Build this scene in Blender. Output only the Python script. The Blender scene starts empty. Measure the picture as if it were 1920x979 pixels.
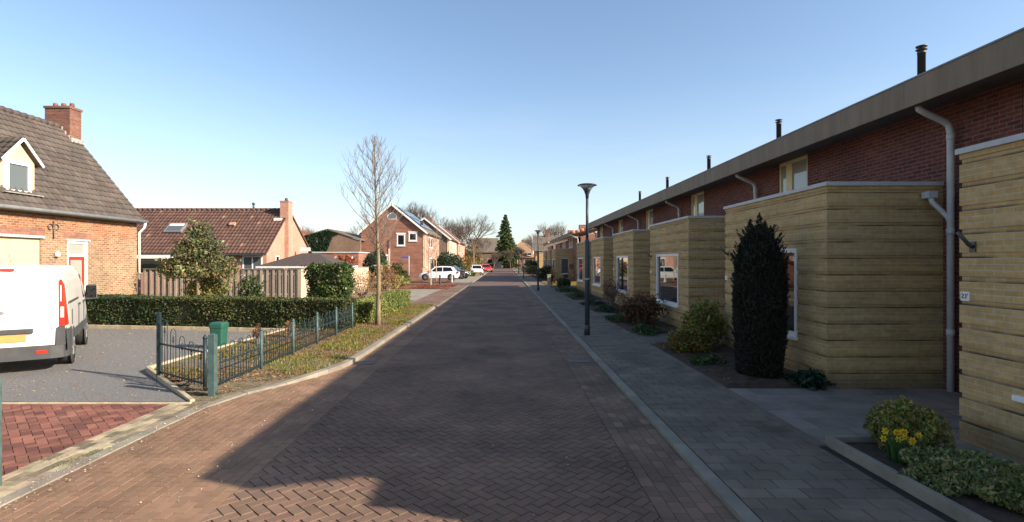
import bpy, math, random
import numpy as np
from mathutils import Vector, Matrix, Euler

C = bpy.context.scene.collection
SC = bpy.context.scene
R = math.radians
rnd = random.Random(7)
NR = np.random.RandomState(11)

# ------------------------------------------------------------------ camera, world, sun
CAMH = 2.05
cam_d = bpy.data.cameras.new('camera')
cam_d.sensor_width = 36; cam_d.lens = 36 * 1020 / 1920
cam_d.shift_x = 14 / 1920; cam_d.clip_start = .05; cam_d.clip_end = 4000
cam = bpy.data.objects.new('camera', cam_d); C.objects.link(cam)
cam.location = (0, 0, CAMH); cam.rotation_euler = (R(90), 0, 0)
SC.camera = cam

SUN_EL = 26.2
to_sun = Vector((.93, -.367, 0)).normalized() * math.cos(R(SUN_EL)) + Vector((0, 0, math.sin(R(SUN_EL))))
SUN_ROT = math.atan2(to_sun.x, to_sun.y)
W = bpy.data.worlds.new('World'); SC.world = W; W.use_nodes = True
nt = W.node_tree; nt.nodes.clear()
wo = nt.nodes.new('ShaderNodeOutputWorld'); bg = nt.nodes.new('ShaderNodeBackground')
sky = nt.nodes.new('ShaderNodeTexSky'); sky.sky_type = 'NISHITA'; sky.sun_disc = False
sky.sun_elevation = R(SUN_EL); sky.sun_rotation = SUN_ROT
sky.air_density = 1.0; sky.dust_density = .9; sky.ozone_density = 1.6; sky.altitude = 10
tc = nt.nodes.new('ShaderNodeTexCoord'); mp = nt.nodes.new('ShaderNodeMapping'); mp.inputs['Scale'].default_value = (2.2, 2.2, 16)
nz = nt.nodes.new('ShaderNodeTexNoise'); nz.inputs['Scale'].default_value = 1.6; nz.inputs['Detail'].default_value = 5; nz.inputs['Roughness'].default_value = .55
rp = nt.nodes.new('ShaderNodeValToRGB'); rp.color_ramp.elements[0].color = (.34, .34, .34, 1); rp.color_ramp.elements[0].position = .54; rp.color_ramp.elements[1].position = .85
sx = nt.nodes.new('ShaderNodeSeparateXYZ')
er = nt.nodes.new('ShaderNodeValToRGB'); e = er.color_ramp.elements
e[0].position = 0; e[0].color = (1, 1, 1, 1); e[1].position = .3; e[1].color = (0, 0, 0, 1); k = e.new(.1); k.color = (.62, .62, .62, 1)
mu = nt.nodes.new('ShaderNodeMath'); mu.operation = 'MULTIPLY'
mx = nt.nodes.new('ShaderNodeMix'); mx.data_type = 'RGBA'; mx.inputs['B'].default_value = (3.7, 4.0, 4.4, 1)
L = nt.links.new
L(tc.outputs['Generated'], mp.inputs['Vector']); L(mp.outputs[0], nz.inputs['Vector']); L(nz.outputs['Fac'], rp.inputs[0])
L(tc.outputs['Generated'], sx.inputs[0]); L(sx.outputs['Z'], er.inputs[0])
L(rp.outputs[0], mu.inputs[0]); L(er.outputs[0], mu.inputs[1]); L(mu.outputs[0], mx.inputs['Factor'])
L(sky.outputs[0], mx.inputs['A']); L(mx.outputs['Result'], bg.inputs[0]); L(bg.outputs[0], wo.inputs[0])
bg.inputs[1].default_value = .108

sd = bpy.data.lights.new('sun', 'SUN'); sd.energy = 5.0; sd.angle = R(.53); sd.color = (1, .88, .72)
so = bpy.data.objects.new('sun', sd); C.objects.link(so)
so.rotation_euler = to_sun.to_track_quat('Z', 'Y').to_euler(); so.location = (20, -10, 30)

SC.view_settings.view_transform = 'Standard'; SC.view_settings.look = 'None'
SC.view_settings.exposure = 1.08; SC.view_settings.gamma = 1
SC.render.resolution_x = 1024; SC.render.resolution_y = 522
SC.cycles.max_bounces = 6; SC.cycles.transparent_max_bounces = 12

# ------------------------------------------------------------------ materials
def S(h):
    h = h.lstrip('#'); o = []
    for i in (0, 2, 4):
        c = int(h[i:i+2], 16) / 255
        o.append(c / 12.92 if c <= .04045 else ((c + .055) / 1.055) ** 2.4)
    return tuple(o)

def _n(m, t, **kw):
    n = m.node_tree.nodes.new(t)
    for k, v in kw.items(): setattr(n, k, v)
    return n

def pm(name, col, rough=.8, var=.2, ns=5, bump=0, bs=60, tint=False, metal=0, spec=.35, col2=None, ns2=None, sss=0, coat=0, stretch=(1, 1, 1)):
    """plain procedural material: base colour broken by two octaves of noise, optional per-face natural tint"""
    m = bpy.data.materials.new(name); m.use_nodes = True
    N = m.node_tree.nodes; l = m.node_tree.links.new
    b = N['Principled BSDF']
    tcn = _n(m, 'ShaderNodeTexCoord'); mpn = _n(m, 'ShaderNodeMapping'); mpn.inputs['Scale'].default_value = stretch
    l(tcn.outputs['Object'], mpn.inputs[0])
    n1 = _n(m, 'ShaderNodeTexNoise'); n1.inputs['Scale'].default_value = ns; n1.inputs['Detail'].default_value = 8; n1.inputs['Roughness'].default_value = .65
    l(mpn.outputs[0], n1.inputs['Vector'])
    cr = _n(m, 'ShaderNodeValToRGB')
    c2 = col2 if col2 else tuple(c * (1 - var) for c in col)
    c1 = col if col2 else tuple(min(1, c * (1 + var)) for c in col)
    cr.color_ramp.elements[0].position = .32; cr.color_ramp.elements[0].color = (*c2, 1)
    cr.color_ramp.elements[1].position = .68; cr.color_ramp.elements[1].color = (*c1, 1)
    l(n1.outputs['Fac'], cr.inputs[0])
    out = cr.outputs[0]
    if tint:
        at = _n(m, 'ShaderNodeAttribute'); at.attribute_name = 'tint'
        mm = _n(m, 'ShaderNodeMix', data_type='RGBA', blend_type='MULTIPLY'); mm.inputs['Factor'].default_value = 1
        l(out, mm.inputs['A']); l(at.outputs['Color'], mm.inputs['B']); out = mm.outputs['Result']
    l(out, b.inputs['Base Color'])
    b.inputs['Roughness'].default_value = rough; b.inputs['Metallic'].default_value = metal
    b.inputs['Specular IOR Level'].default_value = spec
    if coat: b.inputs['Coat Weight'].default_value = coat; b.inputs['Coat Roughness'].default_value = .05
    if bump:
        n2 = _n(m, 'ShaderNodeTexNoise'); n2.inputs['Scale'].default_value = bs; n2.inputs['Detail'].default_value = 6
        l(mpn.outputs[0], n2.inputs['Vector'])
        bp = _n(m, 'ShaderNodeBump'); bp.inputs['Strength'].default_value = bump; bp.inputs['Distance'].default_value = .02
        l(n2.outputs['Fac'], bp.inputs['Height']); l(bp.outputs[0], b.inputs['Normal'])
    return m

def brickmat(name, c1, c2, mortar, bw=.22, bh=.065, ms=.011, stain=0, stretch_stain=(.5, .5, 7), splash=0, var=.35, patch=None, ledge=0):
    m = bpy.data.materials.new(name); m.use_nodes = True
    N = m.node_tree.nodes; l = m.node_tree.links.new; b = N['Principled BSDF']
    g = _n(m, 'ShaderNodeNewGeometry')
    sp = _n(m, 'ShaderNodeSeparateXYZ'); l(g.outputs['Position'], sp.inputs[0])
    sn = _n(m, 'ShaderNodeSeparateXYZ'); l(g.outputs['True Normal'], sn.inputs[0])
    ab = _n(m, 'ShaderNodeMath', operation='ABSOLUTE'); l(sn.outputs['X'], ab.inputs[0])
    gt = _n(m, 'ShaderNodeMath', operation='GREATER_THAN'); l(ab.outputs[0], gt.inputs[0]); gt.inputs[1].default_value = .7
    mxu = _n(m, 'ShaderNodeMix', data_type='FLOAT'); l(gt.outputs[0], mxu.inputs['Factor']); l(sp.outputs['X'], mxu.inputs['A']); l(sp.outputs['Y'], mxu.inputs['B'])
    cb = _n(m, 'ShaderNodeCombineXYZ'); l(mxu.outputs['Result'], cb.inputs['X']); l(sp.outputs['Z'], cb.inputs['Y'])
    bt = _n(m, 'ShaderNodeTexBrick'); l(cb.outputs[0], bt.inputs['Vector'])
    bt.inputs['Scale'].default_value = 1; bt.inputs['Brick Width'].default_value = bw; bt.inputs['Row Height'].default_value = bh
    bt.inputs['Mortar Size'].default_value = ms; bt.inputs['Mortar Smooth'].default_value = .15
    bt.inputs['Color1'].default_value = (*c1, 1); bt.inputs['Color2'].default_value = (*c2, 1); bt.inputs['Mortar'].default_value = (*mortar, 1)
    out = bt.outputs['Color']
    def noisemul(src, scale, lo, hi, vec=None, p0=.35, p1=.65):
        n1 = _n(m, 'ShaderNodeTexNoise'); n1.inputs['Scale'].default_value = scale; n1.inputs['Detail'].default_value = 7; n1.inputs['Roughness'].default_value = .6
        l(vec if vec else g.outputs['Position'], n1.inputs['Vector'])
        mr = _n(m, 'ShaderNodeMapRange'); mr.inputs['From Min'].default_value = p0; mr.inputs['From Max'].default_value = p1
        mr.inputs['To Min'].default_value = lo; mr.inputs['To Max'].default_value = hi
        l(n1.outputs['Fac'], mr.inputs['Value'])
        mm = _n(m, 'ShaderNodeMix', data_type='RGBA', blend_type='MULTIPLY'); mm.inputs['Factor'].default_value = 1
        l(src, mm.inputs['A']); l(mr.outputs[0], mm.inputs['B']); return mm.outputs['Result']
    # per-brick extra variation: white noise on cell index
    out = noisemul(out, 14, 1 - var * .5, 1 + var * .5)
    out = noisemul(out, .9, 1 - var * .35, 1 + var * .35)
    if patch:   # a regional change of brick colour with height (older repaired courses)
        pz0, pz1, pc = patch
        mr = _n(m, 'ShaderNodeMapRange'); mr.inputs['From Min'].default_value = pz0; mr.inputs['From Max'].default_value = pz1
        nn = _n(m, 'ShaderNodeTexNoise'); nn.inputs['Scale'].default_value = .7; l(g.outputs['Position'], nn.inputs['Vector'])
        ad = _n(m, 'ShaderNodeMath', operation='ADD'); l(sp.outputs['Z'], ad.inputs[0])
        sc_ = _n(m, 'ShaderNodeMath', operation='MULTIPLY'); l(nn.outputs['Fac'], sc_.inputs[0]); sc_.inputs[1].default_value = .8; l(sc_.outputs[0], ad.inputs[1])
        l(ad.outputs[0], mr.inputs['Value'])
        mm = _n(m, 'ShaderNodeMix', data_type='RGBA', blend_type='MULTIPLY'); l(mr.outputs[0], mm.inputs['Factor'])
        l(out, mm.inputs['A']); mm.inputs['B'].default_value = (*pc, 1); out = mm.outputs['Result']
    if stain:
        mpn = _n(m, 'ShaderNodeMapping'); mpn.inputs['Scale'].default_value = stretch_stain; l(g.outputs['Position'], mpn.inputs[0])
        out = noisemul(out, 2.2, 1 - stain, 1.05, mpn.outputs[0], .42, .6)
    if ledge:   # recess shade painted in, broken up with grime, along every fourth, set-back course
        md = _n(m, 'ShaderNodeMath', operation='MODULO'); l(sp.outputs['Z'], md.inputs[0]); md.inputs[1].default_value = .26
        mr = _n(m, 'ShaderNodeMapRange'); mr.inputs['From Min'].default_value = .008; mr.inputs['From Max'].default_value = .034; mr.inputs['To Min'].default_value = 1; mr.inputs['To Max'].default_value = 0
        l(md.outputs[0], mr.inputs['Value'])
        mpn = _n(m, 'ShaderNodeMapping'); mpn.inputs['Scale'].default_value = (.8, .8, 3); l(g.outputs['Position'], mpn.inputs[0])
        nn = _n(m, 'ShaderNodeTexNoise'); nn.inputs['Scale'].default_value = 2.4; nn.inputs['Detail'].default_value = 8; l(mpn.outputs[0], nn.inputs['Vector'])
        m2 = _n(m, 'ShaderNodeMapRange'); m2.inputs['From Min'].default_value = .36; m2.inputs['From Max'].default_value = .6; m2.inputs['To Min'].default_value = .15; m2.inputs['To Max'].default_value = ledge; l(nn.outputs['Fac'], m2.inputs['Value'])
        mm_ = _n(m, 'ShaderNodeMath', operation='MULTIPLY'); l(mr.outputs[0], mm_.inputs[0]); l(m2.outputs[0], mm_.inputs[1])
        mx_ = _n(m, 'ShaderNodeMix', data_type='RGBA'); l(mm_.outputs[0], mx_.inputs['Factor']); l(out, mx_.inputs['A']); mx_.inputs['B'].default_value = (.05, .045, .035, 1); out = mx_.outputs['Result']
    if splash:
        nn = _n(m, 'ShaderNodeTexNoise'); nn.inputs['Scale'].default_value = 3; nn.inputs['Detail'].default_value = 5; l(g.outputs['Position'], nn.inputs['Vector'])
        ad = _n(m, 'ShaderNodeMath', operation='MULTIPLY_ADD'); l(nn.outputs['Fac'], ad.inputs[0]); ad.inputs[1].default_value = -.35; l(sp.outputs['Z'], ad.inputs[2])
        mr = _n(m, 'ShaderNodeMapRange'); mr.inputs['From Min'].default_value = .0; mr.inputs['From Max'].default_value = .2
        mr.inputs['To Min'].default_value = 1 - splash; mr.inputs['To Max'].default_value = 1; l(ad.outputs[0], mr.inputs['Value'])
        mm = _n(m, 'ShaderNodeMix', data_type='RGBA', blend_type='MULTIPLY'); mm.inputs['Factor'].default_value = 1
        l(out, mm.inputs['A']); l(mr.outputs[0], mm.inputs['B']); out = mm.outputs['Result']
    l(out, b.inputs['Base Color']); b.inputs['Roughness'].default_value = .88; b.inputs['Specular IOR Level'].default_value = .2
    bp = _n(m, 'ShaderNodeBump'); bp.invert = True; bp.inputs['Strength'].default_value = .6; bp.inputs['Distance'].default_value = .008
    l(bt.outputs['Fac'], bp.inputs['Height']); l(bp.outputs[0], b.inputs['Normal'])
    return m

def glassmat(name, base=(.012, .014, .016), ior=1.75, rough=.02):
    m = bpy.data.materials.new(name); m.use_nodes = True; b = m.node_tree.nodes['Principled BSDF']
    b.inputs['Base Color'].default_value = (*base, 1); b.inputs['Roughness'].default_value = rough; b.inputs['IOR'].default_value = ior
    n2 = _n(m, 'ShaderNodeTexNoise'); n2.inputs['Scale'].default_value = 1.3
    bp = _n(m, 'ShaderNodeBump'); bp.inputs['Strength'].default_value = .02; bp.inputs['Distance'].default_value = .05
    tcn = _n(m, 'ShaderNodeTexCoord'); m.node_tree.links.new(tcn.outputs['Object'], n2.inputs['Vector'])
    m.node_tree.links.new(n2.outputs['Fac'], bp.inputs['Height']); m.node_tree.links.new(bp.outputs[0], b.inputs['Normal'])
    return m

def clearglass(name):
    m = bpy.data.materials.new(name); m.use_nodes = True; N = m.node_tree.nodes; l = m.node_tree.links.new
    N.remove(N['Principled BSDF'])
    f = _n(m, 'ShaderNodeFresnel'); f.inputs['IOR'].default_value = 1.7
    t = _n(m, 'ShaderNodeBsdfTransparent'); t.inputs[0].default_value = (.94, .95, .94, 1)
    g = _n(m, 'ShaderNodeBsdfGlossy'); g.inputs['Roughness'].default_value = .01
    mxs = _n(m, 'ShaderNodeMixShader'); l(f.outputs[0], mxs.inputs[0]); l(t.outputs[0], mxs.inputs[1]); l(g.outputs[0], mxs.inputs[2])
    l(mxs.outputs[0], N['Material Output'].inputs[0]); return m

def leafmat(name, col, rough=.55, trans=.25):
    m = pm(name, col, rough, .15, 3, tint=True, spec=.3)
    b = m.node_tree.nodes['Principled BSDF']; l = m.node_tree.links.new
    out = b.inputs['Base Color'].links[0].from_socket
    tl = _n(m, 'ShaderNodeBsdfTranslucent'); l(out, tl.inputs[0])
    mxs = _n(m, 'ShaderNodeMixShader'); mxs.inputs[0].default_value = trans
    l(b.outputs[0], mxs.inputs[1]); l(tl.outputs[0], mxs.inputs[2]); l(mxs.outputs[0], m.node_tree.nodes['Material Output'].inputs[0])
    return m

M = {}
M['roadbrick'] = pm('road_brick', (.168, .104, .071), .82, .38, .7, .35, 90, tint=True, spec=.3)
M['joint'] = pm('joint_sand', (.03, .024, .018), .95, .3, 8, .3)
M['roadfar'] = pm('road_far', (.125, .08, .062), .8, .2, 1.0, .3, 30, spec=.3)
M['tile'] = pm('concrete_tile', (.155, .122, .088), .85, .35, 1.3, .3, 80, tint=True)
M['slab'] = pm('concrete_slab', (.23, .19, .155), .85, .25, 1.5, .3, 80, tint=True)
M['tilefar'] = pm('concrete_tile_far', (.145, .115, .085), .85, .2, 1.3)
M['kerb'] = pm('kerb_concrete', (.235, .205, .16), .85, .25, 2.5, .4, 70, tint=True)
M['kerbdark'] = pm('kerb_concrete_worn', (.225, .2, .155), .85, .2, 2.5, .4, 70, tint=True)
M['redpaver'] = pm('red_paver', (.19, .075, .052), .85, .35, 1.6, .35, 90, tint=True)
M['yellowpaver'] = pm('yellow_paver', (.36, .29, .19), .88, .35, 4, .4, 90, tint=True)
M['greypaver'] = pm('grey_paver', (.25, .22, .175), .88, .15, 2, .2, 60, tint=True)
M['gravel'] = pm('gravel', (.26, .247, .232), .95, .3, 34, 1.0, 130, col2=(.12, .116, .112))
M['soil'] = pm('soil', (.095, .062, .042), .95, .4, 6, 1.0, 60, col2=(.04, .026, .018))
M['verge'] = pm('verge_soil', (.27, .19, .13), .95, .3, 4.5, 1.0, 70, col2=(.1, .095, .04))
M['lawn'] = pm('lawn', (.14, .13, .05), .95, .3, 3, 1.0, 50, col2=(.06, .085, .022))
M['ground'] = pm('ground_grass', (.1, .105, .045), .95, .3, .3, .6, 10, col2=(.07, .07, .035))
M['redleaf'] = pm('leaf_litter', (.25, .105, .045), .95, .3, 9, 1.0, 60, col2=(.13, .06, .03))
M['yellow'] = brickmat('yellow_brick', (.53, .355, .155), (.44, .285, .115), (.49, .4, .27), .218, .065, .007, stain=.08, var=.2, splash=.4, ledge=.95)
M['redbrick'] = brickmat('red_brick', (.18, .05, .036), (.11, .03, .025), (.15, .11, .09), .218, .065, .010)
M['oldbrick'] = brickmat('old_mixed_brick', (.34, .195, .11), (.19, .088, .055), (.32, .255, .17), .24, .082, .016, var=.35, patch=(3.1, 3.7, (1.0, .8, .74)))
M['pinkbrick'] = brickmat('pink_brick', (.5, .235, .16), (.44, .2, .135), (.4, .3, .24), .22, .064, .01)
M['orangebrick'] = brickmat('orange_brick', (.34, .14, .08), (.25, .11, .075), (.25, .16, .13), .22, .064, .01, stain=.2, stretch_stain=(.3, .3, 1.6))
M['pinkdark'] = brickmat('pink_brown_brick', (.32, .13, .085), (.24, .1, .07), (.26, .19, .14), .22, .064, .01)
M['brownbrick'] = brickmat('brown_brick', (.235, .145, .095), (.185, .11, .075), (.2, .15, .11), .22, .064, .01)
M['chimbrick'] = brickmat('chimney_brick', (.27, .09, .06), (.17, .07, .05), (.2, .15, .12), .22, .064, .012, stain=.25)
M['tileold'] = pm('old_roof_tile', (.082, .066, .057), .85, .22, 1.2, .4, 40, tint=True)
M['tilebrown'] = pm('brown_roof_tile', (.115, .062, .047), .75, .2, 1.2, .3, 40, tint=True)
M['tilegrey'] = pm('grey_roof_tile', (.145, .118, .095), .85, .2, 1.5, .3, 20, tint=True)
M['tiledark'] = pm('dark_shingle', (.07, .052, .047), .9, .25, 6, .5, 40)
M['orangetile'] = pm('orange_tile', (.4, .17, .1), .8, .25, 4, .3, 40)
M['thatch'] = pm('old_roof_cover', (.3, .18, .11), .9, .3, 2, .4, 20)
M['bitumen'] = pm('bitumen', (.06, .058, .055), .95, .2, 3, .3)
M['fascia'] = pm('fascia_board', (.21, .155, .1), .7, .2, 1.2, .15, 30, stretch=(1, 3, .4))
M['soffit'] = pm('soffit', (.12, .09, .07), .8, .2, 3)
M['white'] = pm('white_paint', (.78, .76, .72), .5, .06, 3)
M['cream'] = pm('cream_paint', (.66, .53, .28), .55, .06, 3)
M['creamwall'] = pm('cream_plaster', (.58, .44, .29), .7, .1, 2)
M['coping'] = pm('coping_metal', (.46, .46, .45), .5, .08, 4)
M['pipe'] = pm('grey_pvc_pipe', (.5, .5, .49), .5, .12, 6)
M['zinc'] = pm('zinc', (.2, .2, .2), .5, .2, 5)
M['lead'] = pm('lead_flashing', (.3, .28, .25), .7, .35, 9)
M['red'] = pm('red_paint', (.55, .035, .02), .4, .08, 4)
M['glass'] = glassmat('window_glass'); M['glassblue'] = glassmat('bright_glass', (.1, .11, .11))
M['palepane'] = glassmat('pale_curtained_glass', (.3, .31, .27), 1.6)
M['carglass'] = glassmat('car_glass', (.008, .009, .01), 1.5)
M['clear'] = clearglass('clear_glass')
M['curtain'] = pm('curtain', (.8, .74, .6), .9, .12, 6, .4, 20, stretch=(1, 8, .3))
M['dark'] = pm('dark_interior', (.02, .018, .016), .9, .2)
M['steel'] = pm('vent_steel', (.09, .085, .085), .45, .2, 6, metal=.5)
M['pole'] = pm('lamp_pole_paint', (.045, .055, .07), .45, .2, 8)
M['lampglass'] = pm('lamp_glass', (.6, .6, .58), .25, .05)
M['teal'] = pm('teal_paint', (.06, .1, .095), .5, .25, 9, .2, 60)
M['iron'] = pm('dark_green_iron', (.018, .032, .036), .45, .25, 12)
M['bin'] = pm('green_plastic', (.02, .09, .062), .45, .1, 5)
M['wood'] = pm('weathered_wood', (.34, .27, .215), .85, .2, 2, .4, 30, tint=True, stretch=(6, 6, .6))
M['woodpale'] = pm('pale_wood', (.52, .4, .28), .8, .15, 2, .3, 30, tint=True, stretch=(6, 6, .6))
M['timber'] = pm('edging_timber', (.42, .34, .22), .85, .3, 6, .4)
M['bark'] = pm('young_bark', (.21, .165, .1), .85, .35, 12, .5, 40, stretch=(1, 1, .35))
M['twig'] = pm('twig_bark', (.185, .15, .12), .85, .25, 4)
M['twigfar'] = pm('far_twig_bark', (.105, .072, .056), .9, .25, 2)
M['core'] = pm('twig_core', (.05, .045, .025), .95, .3, 12, .6, 30)
M['carwhite'] = pm('car_white', (.8, .8, .79), .22, .02, 1, spec=.5, coat=.6)
M['cardark'] = pm('car_dark', (.015, .017, .022), .2, .05, 1, spec=.5, coat=.6)
M['carred'] = pm('car_red', (.5, .02, .02), .22, .05, 1, spec=.5, coat=.6)
M['vanwhite'] = pm('van_white', (.72, .69, .63), .3, .05, 1.2, spec=.5, coat=.4)
M['plastic'] = pm('dark_plastic', (.06, .06, .06), .6, .2, 5, .1)
M['tyre'] = pm('tyre', (.025, .024, .023), .85, .2, 10)
M['rim'] = pm('rim', (.4, .4, .41), .35, .1, 5, metal=.7)
M['lampred'] = pm('lamp_red', (.6, .03, .015), .15, .1, 8, spec=.6, coat=.5)
M['lampclear'] = pm('lamp_clear', (.65, .63, .6), .1, .1, 8, spec=.6, coat=.5)
M['plateyel'] = pm('yellow_plate', (.5, .29, .09), .5, .08, 4)
M['rust'] = pm('rust', (.16, .08, .05), .9, .3, 20, .4)
M['blue'] = pm('sign_blue', (.03, .09, .35), .4, .05)
M['solar'] = pm('solar_panel', (.025, .05, .1), .15, .1, 2, spec=.8)
M['stone'] = pm('stone', (.35, .31, .24), .85, .25, 8, .5)
M['lhedge'] = leafmat('hedge_leaf', (.06, .078, .026))
M['lhedge2'] = leafmat('olive_hedge_leaf', (.17, .2, .055))
M['llaurel'] = leafmat('dark_glossy_leaf', (.048, .08, .026), .4)
M['lmag'] = leafmat('mottled_leaf', (.15, .14, .08), .45)
M['lyew'] = leafmat('yew_needle', (.03, .031, .019))
M['lvar'] = leafmat('variegated_leaf', (.2, .2, .1))
M['lgold'] = leafmat('golden_leaf', (.2, .2, .07))
M['lconifer'] = leafmat('conifer_needle', (.055, .085, .03))
M['livy'] = leafmat('ivy_leaf', (.035, .06, .03), .4)
M['lred'] = leafmat('red_leaf', (.36, .09, .035))
M['ldry'] = leafmat('dry_leaf', (.18, .11, .08))
M['lbrown'] = leafmat('brown_leaf', (.3, .2, .1))
M['lgrass'] = leafmat('grass_blade', (.15, .18, .05))
M['petal'] = leafmat('yellow_petal', (.75, .52, .02))

# ------------------------------------------------------------------ mesh builder and tagging
class MB:
    def __init__(s): s.v = []; s.f = []; s.t = []; s.m = []; s.cur = 0; s.ct = (1, 1, 1); s.smooth = False; s.sm = []
    def add(s, vs, fs, tint=None):
        o = len(s.v); s.v += [tuple(p) for p in vs]
        for f in fs: s.f.append(tuple(i + o for i in f)); s.t.append(tint or s.ct); s.m.append(s.cur); s.sm.append(s.smooth)
        return s
    def box(s, x0, x1, y0, y1, z0, z1, tint=None):
        if x1 < x0: x0, x1 = x1, x0
        if y1 < y0: y0, y1 = y1, y0
        return s.add([(x0, y0, z0), (x1, y0, z0), (x1, y1, z0), (x0, y1, z0), (x0, y0, z1), (x1, y0, z1), (x1, y1, z1), (x0, y1, z1)],
              [(0, 3, 2, 1), (4, 5, 6, 7), (0, 1, 5, 4), (1, 2, 6, 5), (2, 3, 7, 6), (3, 0, 4, 7)], tint)
    def obox(s, c, ux, uy, uz, sx_, sy_, sz_, tint=None):
        c = Vector(c); ux = Vector(ux) * sx_ / 2; uy = Vector(uy) * sy_ / 2; uz = Vector(uz) * sz_ / 2
        vs = [c - ux - uy - uz, c + ux - uy - uz, c + ux + uy - uz, c - ux + uy - uz, c - ux - uy + uz, c + ux - uy + uz, c + ux + uy + uz, c - ux + uy + uz]
        return s.add(vs, [(0, 3, 2, 1), (4, 5, 6, 7), (0, 1, 5, 4), (1, 2, 6, 5), (2, 3, 7, 6), (3, 0, 4, 7)], tint)
    def bar(s, a, b, w, h=None, up=(0, 0, 1), tint=None):
        a = Vector(a); b = Vector(b); d = (b - a); L_ = d.length; d.normalize(); up = Vector(up)
        if abs(d.dot(up)) > .95: up = Vector((0, 1, 0))
        sd_ = d.cross(up).normalized(); u2 = sd_.cross(d)
        return s.obox((a + b) / 2, d, sd_, u2, L_, w, h or w, tint)
    def prism(s, poly, ext, tint=None):
        n = len(poly); e_ = Vector(ext); vs = [Vector(p) for p in poly] + [Vector(p) + e_ for p in poly]
        fs = [tuple(range(n))[::-1], tuple(range(n, 2 * n))] + [(i, (i + 1) % n, n + (i + 1) % n, n + i) for i in range(n)]
        return s.add(vs, fs, tint)
    def quad(s, a, b, c, d, tint=None): return s.add([a, b, c, d], [(0, 1, 2, 3)], tint)
    def tube(s, pts, rad, n=8, cap=True, tint=None):
        pts = [Vector(p) for p in pts]; rad = rad if hasattr(rad, '__len__') else [rad] * len(pts)
        vs = []; fs = []; up = None
        for i, p in enumerate(pts):
            d = (pts[min(i + 1, len(pts) - 1)] - pts[max(i - 1, 0)]).normalized()
            if up is None: up = Vector((0, 0, 1)) if abs(d.z) < .9 else Vector((1, 0, 0))
            a = d.cross(up).normalized(); b = a.cross(d); up = b
            for k in range(n):
                t = 2 * math.pi * k / n; vs.append(p + (a * math.cos(t) + b * math.sin(t)) * rad[i])
        for i in range(len(pts) - 1):
            for k in range(n): fs.append((i * n + k, i * n + (k + 1) % n, (i + 1) * n + (k + 1) % n, (i + 1) * n + k))
        if cap: fs.append(tuple(range(n))[::-1]); fs.append(tuple(range((len(pts) - 1) * n, len(pts) * n)))
        sm = s.smooth; s.smooth = n > 5; s.add(vs, fs, tint); s.smooth = sm; return s
    def lathe(s, c, prof, n=20, axis='z', tint=None):
        """prof: list of (radius, height)"""
        c = Vector(c); vs = []; fs = []
        for r_, h in prof:
            for k in range(n):
                t = 2 * math.pi * k / n; a, b = r_ * math.cos(t), r_ * math.sin(t)
                vs.append(c + (Vector((a, b, h)) if axis == 'z' else Vector((a, h, b)) if axis == 'y' else Vector((h, a, b))))
        for i in range(len(prof) - 1):
            for k in range(n): fs.append((i * n + k, i * n + (k + 1) % n, (i + 1) * n + (k + 1) % n, (i + 1) * n + k))
        if prof[0][0] > 1e-4: fs.append(tuple(range(n))[::-1])
        if prof[-1][0] > 1e-4: fs.append(tuple(range((len(prof) - 1) * n, len(prof) * n)))
        sm = s.smooth; s.smooth = True; s.add(vs, fs, tint); s.smooth = sm; return s
    def loft(s, rings, cap=True, smooth=True):
        n = len(rings[0]); vs = [p for r_ in rings for p in r_]; fs = []
        for i in range(len(rings) - 1):
            for k in range(n): fs.append((i * n + k, i * n + (k + 1) % n, (i + 1) * n + (k + 1) % n, (i + 1) * n + k))
        if cap: fs.append(tuple(range(n))[::-1]); fs.append(tuple(range((len(rings) - 1) * n, len(rings) * n)))
        sm = s.smooth; s.smooth = smooth; s.add(vs, fs); s.smooth = sm; return s
    def quads(s, arr, tints):
        """arr: (n,4,3) numpy, tints (n,3)"""
        o = len(s.v); n = len(arr); s.v += list(map(tuple, arr.reshape(-1, 3)))
        s.f += [(o + 4 * i, o + 4 * i + 1, o + 4 * i + 2, o + 4 * i + 3) for i in range(n)]
        s.t += list(map(tuple, tints)); s.m += [s.cur] * n; s.sm += [False] * n; return s

def wloc(o):
    v = Vector((0, 0, 0))
    while o is not None: v += o.location; o = o.parent
    return v

def mk(mb, name, mat, parent=None, bevel=0, auto=False, weld=False):
    me = bpy.data.meshes.new(name)
    off = wloc(parent)
    v = np.array(mb.v, dtype=float).reshape(-1, 3) - np.array(off)
    me.from_pydata(v.tolist(), [], mb.f)
    mats = mat if isinstance(mat, (list, tuple)) else [mat]
    for x in mats: me.materials.append(M[x] if isinstance(x, str) else x)
    me.polygons.foreach_set('material_index', mb.m)
    me.polygons.foreach_set('use_smooth', mb.sm)
    at = me.attributes.new('tint', 'FLOAT_COLOR', 'FACE')
    c = np.ones((len(mb.f), 4)); c[:, :3] = np.array(mb.t).reshape(-1, 3); at.data.foreach_set('color', c.ravel())
    me.update()
    o = bpy.data.objects.new(name, me); C.objects.link(o)
    if parent is not None: o.parent = parent
    if bevel:
        b = o.modifiers.new('bevel', 'BEVEL'); b.width = bevel; b.segments = 2; b.limit_method = 'ANGLE'; b.angle_limit = R(40)
    return o

def tag(o, label=None, cat=None, group=None, kind=None):
    if label: o['label'] = label
    if cat: o['category'] = cat
    if group: o['group'] = group
    if kind: o['kind'] = kind
    return o

def thing(name, label, cat, loc=(0, 0, 0), group=None):
    o = bpy.data.objects.new(name, None); C.objects.link(o); o.location = loc; o.empty_display_size = .2
    return tag(o, label, cat, group)

def copy_tree(o, parent=None):
    c = o.copy(); C.objects.link(c)
    if parent is not None: c.parent = parent
    for ch in list(o.children): copy_tree(ch, c)
    return c

def struct(mb, name, mat, **k): return tag(mk(mb, name, mat, **k), kind='structure')

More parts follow.
